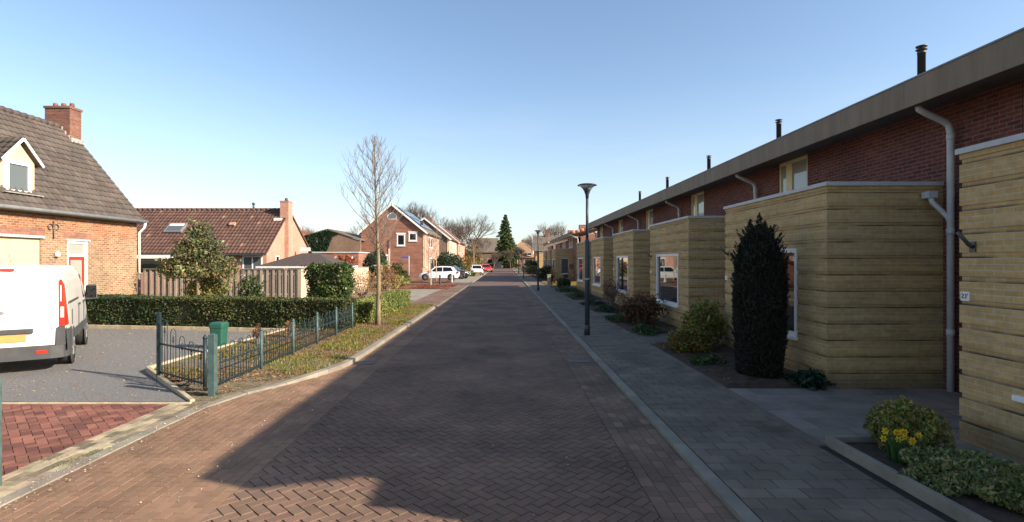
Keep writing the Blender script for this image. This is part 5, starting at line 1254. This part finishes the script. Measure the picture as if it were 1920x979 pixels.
# ------------------------------------------------------------------ street furniture
def lamp(loc, label):
    t = thing('street_lamp', label, 'street lamp', (0, 0, 0), 'street lamps along the right pavement')
    b = MB(); b.tube([(0, 0, 0), (0, 0, 1.55), (0, 0, 2.55), (0, 0, 2.62)], [.065, .065, .062, .04], 14); b.tube([(0, 0, 2.62), (0, 0, 3.75)], .037, 12); mk(b, 'pole', 'pole', t)
    b = MB(); b.lathe((0, 0, 0), [(.08, 0), (.08, .25), (.068, .27)], 14); mk(b, 'base_sleeve', 'steel', t)
    b = MB(); b.lathe((0, 0, 1.5), [(.067, 0), (.067, .035)], 14); mk(b, 'reflective_band', 'coping', t)
    h = MB(); h.lathe((0, 0, 3.7), [(.04, 0), (.05, .1), (.085, .2), (.13, .27), (.125, .275), (.03, .2)], 20); mk(h, 'lamp_holder', 'pole', t)
    h = MB(); h.lathe((0, 0, 3.96), [(.12, 0), (.17, .05), (.225, .095)], 20); mk(h, 'diffuser', 'lampglass', t)
    h = MB(); h.lathe((0, 0, 4.05), [(.26, .0), (.265, .012), (.2, .04), (.1, .055), (.001, .06)], 24); mk(h, 'cap', 'pole', t)
    t.location = loc; t['label'] = label; return t
l1 = lamp((2.24, 14.75, SWZ), 'near street lamp with disc top on the right pavement')
for y, lab in ((37, 'second street lamp on the right pavement, before the far terrace'), (87, 'most distant street lamp on the right pavement')):
    c = copy_tree(l1); c.location = (2.28, y, SWZ); c['label'] = lab
bl = thing('marker_post', 'slim dark post with small pale top on the far right pavement', 'post', (2.2, 63, 0))
b = MB(); b.tube([(2.2, 63, 0), (2.2, 63, 1.45)], .05, 8); mk(b, 'pole', 'pole', bl); b = MB(); b.box(1.95, 2.45, 62.9, 63.1, 1.45, 1.55); mk(b, 'top', 'lampglass', bl)
def bollard(loc, lab, mat='steel'):
    t = thing('bollard', lab, 'bollard', loc, 'bollards at the side street'); x, y, z = loc
    b = MB(); b.lathe(loc, [(.09, 0), (.085, .1), (.075, .7), (.085, .72), (.085, .76)], 12); mk(b, 'body', mat, t); b = MB(); b.lathe((x, y, z + .76), [(.085, 0), (.07, .05), (.001, .08)], 12); mk(b, 'cap', 'coping' if mat == 'pipe' else mat, t); return t
bollard((-5.75, 48.4, 0), 'black bollard right of the staked young tree', 'pole'); bollard((-5.02, 51.8, 0), 'grey bollard before the rear wheel of the white hatchback', 'pipe')
ss = thing('street_sign', 'blue street name sign on a pale post before the brick gable', 'street sign', (-8.75, 49.8, 0))
b = MB(); b.tube([(-8.75, 49.8, 0), (-8.75, 49.8, 2.52)], .035, 8); mk(b, 'post', 'coping', ss); b = MB(); b.box(-9.42, -8.78, 49.77, 49.8, 2.3, 2.46); mk(b, 'sign_plate', 'blue', ss)
ub = MB(); ub.box(-8.75, -8.15, 57.9, 58.4, 0, 1.35); ub.lathe((-8.45, 58.15, 1.35), [(.3, 0), (.2, .1), (.001, .13)], 12); tag(mk(ub, 'utility_cabinet', 'creamwall', bevel=.03), 'cream utility cabinet left of the white hatchback', 'cabinet')
gp = MB(); gp.box(-8.95, -8.8, 48.6, 48.75, 0, .6); tag(mk(gp, 'marker_stone', 'stone', bevel=.02), 'short pale stone at the foot of the street sign', 'stone')
for x, lab in ((1.52, 'rusty drain grate in the right gutter'), (-2.8, 'drain grate in the left gutter by the kerb')):
    d = MB(); yc = 11.0 if x > 0 else 10.8
    d.box(x - .2, x + .2, yc - .02, yc + .0, -.01, .008); d.box(x - .2, x + .2, yc + .3, yc + .32, -.01, .008); d.box(x - .2, x - .18, yc, yc + .3, -.01, .008); d.box(x + .18, x + .2, yc, yc + .3, -.01, .008)
    for i in range(7): d.box(x - .17 + i * .052, x - .145 + i * .052, yc, yc + .3, -.01, .006)
    tag(mk(d, 'drain_grate', 'steel'), lab, 'drain')
dkf = MB(); dkf.box(-3.0, -.9, 150.5, 150.6, 0, 1.9); tag(mk(dkf, 'garden_fence', 'steel'), 'dark tall garden fence closing the street, left of the conifer', 'fence')

# ------------------------------------------------------------------ vehicles
def body_ring(x, zb, zt, hw, c=.12, tum=.0):
    """closed ring in the y-z plane at x, rounded corners; tum narrows the top"""
    pts = []
    for sy_, zc_, a0 in ((1, zt - c, 0), (-1, zt - c, 90), (-1, zb + c * .6, 180), (1, zb + c * .6, 270)):
        for i in range(4):
            a_ = R(a0 + 30 * i); cc = c if zc_ > zb + c else c * .6
            z = zc_ + cc * math.sin(a_); k = (z - zb) / (zt - zb); pts.append((x, sy_ * (hw - cc) * (1 - tum * k) + cc * math.cos(a_) * (1 - tum * k), z))
    return pts
def wheel_parts(parent, x, y, r_, w_=.2, out=1, loc=None):
    t = MB(); t.lathe((x, y - w_ / 2, r_), [(r_ * .62, 0), (r_ * .93, .0), (r_, .03), (r_, w_ - .03), (r_ * .93, w_), (r_ * .62, w_)], 24, axis='y'); wo_ = mk(t, 'wheel', 'tyre', parent)
    m_ = MB(); yo = y + out * (w_ / 2 + .004)
    m_.lathe((x, yo, r_), [(r_ * .63, -.02 * out), (r_ * .6, .0), (r_ * .55, -.03 * out), (.001, -.035 * out)], 20, axis='y')
    for k in range(6): a_ = k * 1.047; m_.bar((x, yo, r_), (x + math.cos(a_) * r_ * .56, yo + .003 * out, r_ + math.sin(a_) * r_ * .56), .05, .02, up=(0, 1, 0))
    mk(m_, 'rim', 'rim', wo_)
def car(label, paint, L_=4.3, H=1.46, Wd=1.78, suv=False):
    """local: +x forward"""
    t = thing('parked_car', label, 'car', (0, 0, 0), 'cars parked along the left side')
    hl = L_ / 2; hw = Wd / 2; bz = .22 if not suv else .3; belt = .92 if not suv else 1.0; hood = .88 if not suv else 1.0
    st_ = [(-hl, bz + .25, belt - .1, hw * .8), (-hl + .12, bz + .08, belt + .02, hw * .93), (-hl + .5, bz, belt + .06, hw), (-.5, bz, belt, hw), (.6, bz, belt - .02, hw), (hl - .95, bz, hood, hw * .99), (hl - .4, bz + .02, hood - .1, hw * .93), (hl - .08, bz + .1, hood - .28, hw * .8), (hl, bz + .18, hood - .4, hw * .7)]
    b = MB(); b.loft([body_ring(x, zb, zt, w_, .13, .06) for x, zb, zt, w_ in st_]); mk(b, 'body', paint, t)
    # cabin
    def cab(x, z): k = (z - belt) / (H - belt); return hw * (.93 - .2 * k)
    gz = [(-hl + .18, belt - .02), (-hl + .62, H - .1), (-hl + 1.0, H - .02), (-.2, H), (.35, H - .06), (hl - 1.15, belt - .03)]
    c_ = MB(); n = len(gz); vs = [(x, -cab(x, z), z) for x, z in gz] + [(x, cab(x, z), z) for x, z in gz]
    c_.add(vs, [tuple(range(n)), tuple(range(n, 2 * n))[::-1]] + [(i, i + 1, n + i + 1, n + i) for i in range(n - 1)]); mk(c_, 'cabin', paint, t)
    for s_ in (-1, 1):
        wv = MB()
        for poly in ([(-hl + .62, belt + .06), (-hl + .85, H - .13), (-.5, H - .1), (-.5, belt + .03)], [(-.42, belt + .03), (-.42, H - .1), (.25, H - .12), (.85, belt + .02)]):
            pts = [(x, s_ * (cab(x, z) + .004), z) for x, z in poly]; wv.prism(pts, (0, s_ * .008, 0))
        mk(wv, 'side_windows', 'carglass', t)
    def cross(x0, z0_, x1, z1_, name, sh=.84):
        m_ = MB(); dx, dz = x1 - x0, z1_ - z0_; l_ = math.hypot(dx, dz); nx, nz_ = -dz / l_, dx / l_
        if nz_ < 0: nx, nz_ = -nx, -nz_
        A_ = (x0 + dx * .1, z0_ + dz * .1); B_ = (x0 + dx * .92, z0_ + dz * .92)
        m_.prism([(A_[0] + nx * .006, -cab(*A_) * sh, A_[1] + nz_ * .006), (A_[0] + nx * .006, cab(*A_) * sh, A_[1] + nz_ * .006), (B_[0] + nx * .006, cab(*B_) * sh, B_[1] + nz_ * .006), (B_[0] + nx * .006, -cab(*B_) * sh, B_[1] + nz_ * .006)], (nx * .006, 0, nz_ * .006)); mk(m_, name, 'carglass', t)
    cross(gz[5][0], gz[5][1], gz[4][0], gz[4][1], 'windscreen', .9); cross(gz[0][0], gz[0][1], gz[1][0], gz[1][1], 'rear_window', .88)
    wr = .33 if not suv else .37
    for sx_ in (-1, 1):
        for s_ in (-1, 1):
            xw_ = sx_ * (hl - .82)
            m_ = MB(); m_.lathe((xw_, s_ * (hw - .012) - (.02 if s_ > 0 else -.0), wr + .02), [(.001, 0), (wr + .05, 0), (wr + .05, .025), (.001, .03)], 22, axis='y'); mk(m_, 'wheel_arch', 'plastic', t)
            wheel_parts(t, xw_, s_ * (hw - .07), wr, .19, s_)
    for s_ in (-1, 1):
        m_ = MB(); m_.obox((hl - .3, s_ * (hw - .2), hood - .25), Vector((1, -s_ * .55, 0)).normalized(), Vector((s_ * .55, 1, 0)).normalized() if s_ > 0 else Vector((-.55, 1, 0)).normalized(), (0, 0, 1), .36, .1, .14); mk(m_, 'headlight', 'lampclear', t, bevel=.03)
        m_ = MB(); m_.box(-hl + .02, -hl + .22, s_ * (hw * .9) - .09, s_ * (hw * .9) + .09, belt - .18, belt + .02); mk(m_, 'tail_light', 'lampred', t, bevel=.03)
        m_ = MB(); m_.box(.62, .78, s_ * (hw + .02), s_ * (hw + .16), belt + .02, belt + .14); mk(m_, 'mirror', paint, t, bevel=.02)
    m_ = MB(); m_.box(hl - .12, hl + .012, -hw * .55, hw * .55, bz + .12, bz + .3); mk(m_, 'grille', 'plastic', t, bevel=.02)
    m_ = MB(); m_.box(hl - .02, hl + .025, -.26, .26, bz + .2, bz + .31); mk(m_, 'number_plate', 'plateyel', t)
    m_ = MB(); m_.box(-hl - .012, -hl + .1, -hw * .7, hw * .7, bz + .1, bz + .28); mk(m_, 'rear_bumper', 'plastic', t, bevel=.02)
    return t
c1 = car('white hatchback parked sideways at the side street, nose to the left', 'carwhite', 4.35, 1.5); c1.location = (-7.0, 58.3, 0); c1.rotation_euler.z = R(180)
c2 = car('dark car parked beyond the white hatchback, nose to the right', 'cardark', 4.4, 1.6, 1.82, True); c2.location = (-6.1, 62.4, 0); c2.rotation_euler.z = R(-8)
c3 = car('small white car facing the camera further up the street', 'carwhite', 3.8, 1.5, 1.7); c3.location = (-4.1, 79, 0); c3.rotation_euler.z = R(-78)
c4 = car('red car parked beyond the small white car', 'carred', 4.0, 1.5, 1.74); c4.location = (-3.45, 98, 0); c4.rotation_euler.z = R(-70)

# van: local +x forward, origin at ground centre of the rear face
def van():
    t = thing('parked_van', 'white panel van seen from behind on the gravel forecourt', 'van', (0, 0, 0))
    hw = .985; L_ = 4.95
    def vr(x, zb, zt, hw_, c=.14, tum=.1):
        pts = []
        prof_ = [(0, zb), (.86, zb), (.97, zb + .1), (1, zb + .3), (1, .95), (.985, 1.2), (.94, 1.6), (.885, zt - .16), (.82, zt - .04), (.7, zt), (0, zt + .012)]
        for a_, z in prof_: pts.append((x, a_ * hw_, min(z, zt + .012) if z > zt - .5 else z))
        for a_, z in prof_[::-1][1:-1]: pts.append((x, -a_ * hw_, min(z, zt + .012) if z > zt - .5 else z))
        return pts
    def vrl(x, zb, zt, hw_):
        # lower nose section
        pts = []; prof_ = [(0, 0), (.86, 0), (.97, .08), (1, .25), (1, .5), (.99, .62), (.96, .72), (.93, .82), (.86, .93), (.7, 1), (0, 1.02)]
        for a_, k in prof_: pts.append((x, a_ * hw_, zb + (zt - zb) * k))
        for a_, k in prof_[::-1][1:-1]: pts.append((x, -a_ * hw_, zb + (zt - zb) * k))
        return pts
    b = MB(); b.loft([vr(0.03, .42, 1.9, hw * .965), vr(.1, .40, 1.95, hw * .985), vr(.5, .36, 1.965, hw), vr(2.0, .34, 1.97, hw), vr(3.1, .34, 1.96, hw), vrl(3.45, .34, 1.9, hw), vrl(4.15, .34, 1.32, hw * .985), vrl(4.7, .36, 1.08, hw * .93), vrl(4.95, .42, .9, hw * .8)])
    mk(b, 'body', 'vanwhite', t)
    # rear doors: two slightly proud leaves with a centre gap
    for s_ in (-1, 1):
        d = MB(); a_, c_ = .012, .80
        d.add([(-.0, s_ * a_, .5), (-.0, s_ * c_, .5), (-.0, s_ * .82, 1.25), (.015, s_ * .76, 1.82), (.015, s_ * a_, 1.86)], [(0, 1, 2, 3, 4)] if s_ < 0 else [(4, 3, 2, 1, 0)])
        o = len(d.v); d.add([(.05, y, z) for _, y, z in d.v[:5]], []); d.add([], [])
        for i in range(5): d.f.append((i, (i + 1) % 5, 5 + (i + 1) % 5, 5 + i)); d.t.append((1, 1, 1)); d.m.append(0); d.sm.append(False)
        do = mk(d, 'rear_door', 'vanwhite', t)
        pn = MB(); pn.box(-.006, .0, s_ * .12, s_ * .7, 1.2, 1.72); mk(pn, 'panel_press', 'vanwhite', do, bevel=.004)
        hn = MB(); hn.box(-.02, .01, s_ * .76, s_ * .8, .8, .88); mk(hn, 'hinge', 'vanwhite', do)
    bh = MB(); bh.box(-.05, -.003, -.5, .42, .735, .82); mk(bh, 'handle_trim', 'plastic', t, bevel=.01)
    pl_ = MB(); pl_.box(-.02, -.003, -.40, .26, .59, .72); mk(pl_, 'number_plate', 'plateyel', t)
    em = MB(); em.lathe((-.012, .42 - .42, 1.22), [(.001, 0), (.001, 0)], 4); em = MB()
    ring_ = [(-.016, .085 * math.cos(k * .314) - .02, 1.12 + .035 * math.sin(k * .314)) for k in range(20)]; em.prism(ring_, (.014, 0, 0)); mk(em, 'emblem', 'zinc', t)
    hb_ = MB(); hb_.box(-.02, .03, -.24, .24, 1.875, 1.91); mk(hb_, 'brake_light', 'lampred', t, bevel=.006)
    for s_ in (-1, 1):
        tl_ = MB(); tl_.add([(.0, s_ * .875, .84), (.0, s_ * .96, .84), (.0, s_ * .905, 1.7), (.0, s_ * .868, 1.72)], [(0, 1, 2, 3) if s_ < 0 else (3, 2, 1, 0)]); tl_.add([(.0, s_ * .96, .84), (.14, s_ * .995, .86), (.1, s_ * .935, 1.6), (.0, s_ * .905, 1.7)], [(0, 1, 2, 3) if s_ < 0 else (3, 2, 1, 0)])
        to_ = mk(tl_, 'tail_light', 'lampred', t)
        cl_ = MB(); cl_.box(-.006, .01, s_ * .885, s_ * .935, 1.0, 1.2); cl_.box(-.005, .01, s_ * .88, s_ * .9, 1.3, 1.6); mk(cl_, 'clear_lens', 'lampclear', to_)
    bp_ = MB(); rg_ = []
    for y, x in ((-1.0, .55), (-1.0, .15), (-.93, -.02), (-.75, -.07), (0, -.09), (.75, -.07), (.93, -.02), (1.0, .15), (1.0, .55)): rg_.append((x, y))
    bp_.v = []; n = len(rg_)
    bp_.add([(x, y, .26) for x, y in rg_] + [(x, y, .49) for x, y in rg_] + [(x + .12, y * .96, .49) for x, y in rg_] + [(x + .12, y * .96, .26) for x, y in rg_],
            [(i, i + 1, n + i + 1, n + i) for i in range(n - 1)] + [(n + i, n + i + 1, 2 * n + i + 1, 2 * n + i) for i in range(n - 1)] + [(3 * n + i, 3 * n + i + 1, i + 1, i) for i in range(n - 1)])
    bpo = mk(bp_, 'rear_bumper', 'plastic', t)
    for s_ in (-1, 1):
        cn = MB(); cn.prism([(-.015, s_ * .82, .49), (-.01, s_ * .96, .49), (-.01, s_ * .955, .83), (-.01, s_ * .84, .83)], (.012, 0, 0)); cn.prism([(-.01, s_ * .99, .4), (.16, s_ * 1.0, .4), (.16, s_ * .998, .7), (-.01, s_ * .965, .83)], (0, s_ * .006, 0)); cn.box(.15, .55, s_ * .994, s_ * 1.004, .45, .78); mk(cn, 'corner_trim', 'plastic', t)
        rf_ = MB(); rf_.box(-.088, -.06, s_ * .62 - .08, s_ * .62 + .08, .36, .42); mk(rf_, 'reflector', 'lampred', bpo)
        sd_ = MB(); sd_.box(1.25, 3.1, s_ * .99, s_ * 1.0, .50, .68); sd_.box(3.2, 3.55, s_ * .99, s_ * 1.0, .5, .66); mk(sd_, 'side_moulding', 'plastic', t)
        rl_ = MB(); rl_.box(.35, 1.95, s_ * .972, s_ * .992, 1.24, 1.275); mk(rl_, 'door_rail', 'plastic', t)
        sg = MB(); sg.prism([(3.15, s_ * .975, 1.2), (3.15, s_ * .895, 1.75), (3.5, s_ * .88, 1.72), (4.1, s_ * .955, 1.22)], (0, s_ * .012, 0)); mk(sg, 'side_window', 'carglass', t)
        hn = MB(); hn.box(2.0, 2.2, s_ * .985, s_ * 1.01, 1.1, 1.14); hn.box(3.02, 3.18, s_ * .99, s_ * 1.015, 1.1, 1.15); mk(hn, 'handle', 'plastic', t)
        mr = MB(); mr.loft([[(3.85 + .0, s_ * 1.08 + q_[0] * .11, 1.3 + q_[1] * .17) for q_ in [(-1, -1), (1, -1), (1, .8), (.7, 1), (-.8, 1)]], [(3.7, s_ * 1.1 + q_[0] * .12, 1.3 + q_[1] * .18) for q_ in [(-1, -1), (1, -1), (1, .8), (.7, 1), (-.8, 1)]]], smooth=False); mr.bar((3.8, s_ * .92, 1.2), (3.8, s_ * 1.0, 1.22), .08); mro = mk(mr, 'mirror', 'plastic', t, bevel=.02)
        mg_ = MB(); mg_.box(3.685, 3.695, s_ * 1.1 - .09, s_ * 1.1 + .1, 1.16, 1.45); mk(mg_, 'mirror_glass', 'carglass', mro)
        seam = MB(); seam.box(1.98, 1.988, s_ * .988, s_ * 1.003, .45, 1.1); seam.box(3.1, 3.108, s_ * .988, s_ * 1.003, .45, 1.1); seam.box(.72, .728, s_ * .988, s_ * 1.003, .8, 1.1); mk(seam, 'door_seam', 'plastic', t)
        for xw_ in (.98, 3.92):
            m_ = MB(); m_.lathe((xw_, s_ * .979 - (.01 if s_ > 0 else .01), .36), [(.001, 0), (.385, 0), (.385, .02), (.001, .02)], 24, axis='y'); mk(m_, 'wheel_arch', 'plastic', t); wheel_parts(t, xw_, s_ * .875, .335, .22, s_)
        mf = MB(); mf.box(1.32, 1.34, s_ * .78, s_ * .98, .12, .4); mk(mf, 'mud_flap', 'tyre', t)
    tb_ = MB(); tb_.bar((.1, -.5, .33), (.1, .5, .33), .07); tb_.bar((.1, 0, .33), (-.2, 0, .36), .06); tb_.tube([(-.2, 0, .36), (-.2, 0, .45)], .022, 8); tb_.lathe((-.2, 0, .45), [(.02, 0), (.03, .02), (.02, .05), (.001, .055)], 8); mk(tb_, 'tow_bar', 'rust', t)
    ws = MB(); ws.prism([(3.52, -.8, 1.86), (3.52, .8, 1.86), (4.14, .9, 1.32), (4.14, -.9, 1.32)], (.02, 0, .02)); mk(ws, 'windscreen', 'carglass', t)
    an_ = MB(); an_.tube([(3.2, .3, 1.96), (3.0, .3, 2.2)], .006, 5); mk(an_, 'aerial', 'plastic', t)
    return t
v = van(); ang = math.atan2(2.76, -1.82)
fwd = Vector((math.cos(ang), math.sin(ang), 0)); rgt = Vector((fwd.y, -fwd.x, 0))
rw = Vector((-8.74, 11.0, 0))                        # contact of the rear right wheel
v.location = rw - fwd * .98 - rgt * .97; v.rotation_euler.z = ang

# bicycles in front of the far annex
def bicycle(label, loc, rz, col):
    t = thing('bicycle', label, 'bicycle', (0, 0, 0), 'bicycles before the far annex')
    for x in (-.52, .52):
        w_ = MB(); w_.tube([(x + .33 * math.cos(a_ * math.pi / 12), 0, .34 + .33 * math.sin(a_ * math.pi / 12)) for a_ in range(25)], .018, 6, cap=False)
        wo_ = mk(w_, 'wheel', 'tyre', t); s_ = MB()
        for k in range(8): s_.tube([(x, 0, .34), (x + .32 * math.cos(k * .785), 0, .34 + .32 * math.sin(k * .785))], .003, 3)
        mk(s_, 'spokes', 'rim', wo_)
    f = MB(); A_, B_, Cc, D_ = (-.52, 0, .34), (-.08, 0, .3), (-.22, 0, .85), (.38, 0, .85)
    for p, q in ((A_, B_), (A_, Cc), (B_, Cc), (B_, D_), (Cc, D_), (D_, (.52, 0, .34)), (D_, (.34, 0, 1.05))): f.tube([p, q], .018, 6)
    mk(f, 'frame', col, t); h_ = MB(); h_.tube([(.2, -.28, 1.06), (.34, -.1, 1.08), (.34, .1, 1.08), (.2, .28, 1.06)], .014, 6); mk(h_, 'handlebar', 'rim', t)
    s_ = MB(); s_.loft([[(-.36, y, .93 + z) for y, z in ((-.09, 0), (.09, 0), (.06, .05), (-.06, .05))], [(-.1, y, .94 + z) for y, z in ((-.02, 0), (.02, 0), (.02, .03), (-.02, .03))]]); s_.tube([(-.22, 0, .85), (-.24, 0, .94)], .014, 6); mk(s_, 'saddle', 'tyre', t)
    r_ = MB(); r_.box(-.85, -.35, -.07, .07, .72, .74); r_.box(-.8, -.4, -.16, -.08, .42, .72); r_.box(-.8, -.4, .08, .16, .42, .72); mk(r_, 'pannier_rack', 'tyre', t)
    t.location = loc; t.rotation_euler.z = rz; return t
bicycle('black bicycle with panniers leaning by the far annex window', (5.25, 52.0, SWZ), R(172), 'tyre')
bicycle('smaller red bicycle beside the white downpipe', (6.5, 52.3, SWZ), R(165), 'carred')

# ------------------------------------------------------------------ ground litter and grass (uncountable)
def scatter_blades(name, label, pts, h, mat, base=(1, 1, 1), palette=None, w_=.006):
    n = len(pts); a_ = NR.rand(n) * 6.283; hh = h * (.5 + NR.rand(n)); le = NR.rand(n) * .6
    d = np.stack([np.cos(a_), np.sin(a_), np.zeros(n)], 1); s_ = np.stack([-np.sin(a_), np.cos(a_), np.zeros(n)], 1) * w_
    tip = pts + d * (hh * le)[:, None] + np.array([0, 0, 1]) * hh[:, None]
    q_ = np.stack([pts - s_, pts + s_, tip + s_ * .2, tip - s_ * .2], 1); mb = MB(); t = vt(n, .35, .15, base)
    if palette: pr = np.array([p[0] for p in palette]); pc = np.array([p[1] for p in palette]); t = t * pc[NR.choice(len(pr), n, p=pr / pr.sum())]
    mb.quads(q_, t); return tag(mk(mb, name, mat), label, 'grass', kind='stuff')
def patchy(x0, x1, y0, y1, n, thr=.0, freq=1.8, seed=1, z=.085, cond=None):
    P = np.stack([x0 + NR.rand(n) * (x1 - x0), y0 + NR.rand(n) * (y1 - y0), np.full(n, z)], 1)
    l_ = lumps(P * np.array([1, 1, 0]), 1, freq, seed); P = P[l_ + NR.randn(len(P)) * .25 > thr]
    if cond: P = P[cond(P)]
    return P
kx = lambda P: np.array([kerbx(min(p, 23.5)) - .17 for p in P[:, 1]])
fencecond = lambda P: (P[:, 0] < kx(P)) & (P[:, 0] > -4.5 - np.clip(P[:, 1] - 8, 0, 2)) & (P[:, 1] > 8.2)
Pg = np.concatenate([patchy(-6.4, -3.0, 8.1, 24.5, 52000, .2, 2.2, 5, .06, fencecond), patchy(-4.3, -3.2, 12, 24.5, 16000, .1, 2.2, 6, .08, fencecond)])
scatter_blades('grass', 'patchy grass and moss growing on the verge beside the left kerb', Pg, .045, 'lgrass', palette=[(.35, (.55, .7, .5)), (.2, (.9, .9, .5)), (.45, (1.8, 1.15, .95))], w_=.008)
Pg = patchy(3.6, 6.9, 44.5, 52.5, 9000, -9, z=SWZ + .02); scatter_blades('grass', 'small sunlit front lawn before the bicycles', Pg, .06, 'lgrass', palette=[(1, (1.9, 1.05, .8))], w_=.02)
Pg = patchy(3.6, 5.0, 8.8, 42, 9000, .5, 2.5, 9, z=SWZ + .03, cond=lambda P: ((P[:, 1] - Y0) % PER) < 4.8); scatter_blades('weeds', 'weeds sprouting in the shaded front beds of the terrace', Pg, .06, 'llaurel')
def litter(name, label, P, size, mat, palette):
    n = len(P); a_ = NR.rand(n) * 6.283; s_ = size * (.5 + NR.rand(n)); d = np.stack([np.cos(a_), np.sin(a_), NR.randn(n) * .25], 1) * s_[:, None]; e_ = np.stack([-np.sin(a_), np.cos(a_), NR.randn(n) * .25], 1) * (s_ * .6)[:, None]
    P = P + np.array([0, 0, .008]); mb = MB(); pr = np.array([p[0] for p in palette]); pc = np.array([p[1] for p in palette]); t = vt(n, .3, .1) * pc[NR.choice(len(pr), n, p=pr / pr.sum())]
    mb.quads(np.stack([P - d, P + e_, P + d, P - e_], 1), t); return tag(mk(mb, name, mat), label, 'leaves', kind='stuff')
litter('fallen_leaves', 'dry fallen leaves lying on the verge and garden bed', patchy(-6.3, -3.1, 8.2, 24.5, 45000, -.6, 2, 15, .075, fencecond), .02, 'lbrown', [(.6, (1.2, 1.1, 1)), (.4, (.7, .5, .4))])
litter('fallen_leaves', 'scattered pale debris on the grey gravel forecourt', patchy(-14, -4.8, 8, 16.2, 3200, -9, z=-.002, cond=lambda P: P[:, 0] < -4.7 - np.clip(P[:, 1] - 8, 0, 2)), .016, 'lbrown', [(.6, (1.9, 2.2, 2.6)), (.4, (1.2, .9, .7))])
litter('fallen_leaves', 'reddish leaves covering the beds round the side street', np.concatenate([patchy(-14, -4.0, 39.2, 46.6, 14000, -.35, 1, 3, .035), patchy(-14, -5, 51.3, 56, 6000, -.5, 1, 4, .035), patchy(-14, -3.5, 45.6, 51.2, 700, .3, 1, 4, .0)]), .05, 'lred', [(.6, (.8, 1.0, 1.0)), (.4, (.6, .7, .8))])
litter('fallen_leaves', 'dark leaf litter in the shaded beds of the terrace', patchy(3.6, 5.05, 8.7, 30, 9000, -.4, 2, 19, SWZ + .045, cond=lambda P: ((P[:, 1] - Y0 - .2) % PER) < 4.5), .02, 'lbrown', [(.7, (.45, .35, .3)), (.3, (1.1, .9, .7))])
litter('petals', 'tiny white petals gathered along the left pavement edge', np.concatenate([patchy(-4.35, -4.0, 3, 8.5, 420, -9, z=.014), patchy(-3.1, -2.6, 4, 12, 160, -9, z=.0), patchy(-4.2, 1.8, 3, 14, 90, -9, z=.002)]), .008, 'lbrown', [(1, (2.6, 3.2, 4.5))])
# moss and weeds at the near left strip
Pg = patchy(-4.78, -4.34, 2.5, 7.7, 3500, .3, 3, 31, .004); scatter_blades('grass', 'moss and grass between the yellow pavers at lower left', Pg, .02, 'lgrass', w_=.004)
# white limescale traces in the right gutter are wear on the bricks
print('objects', len(bpy.data.objects))
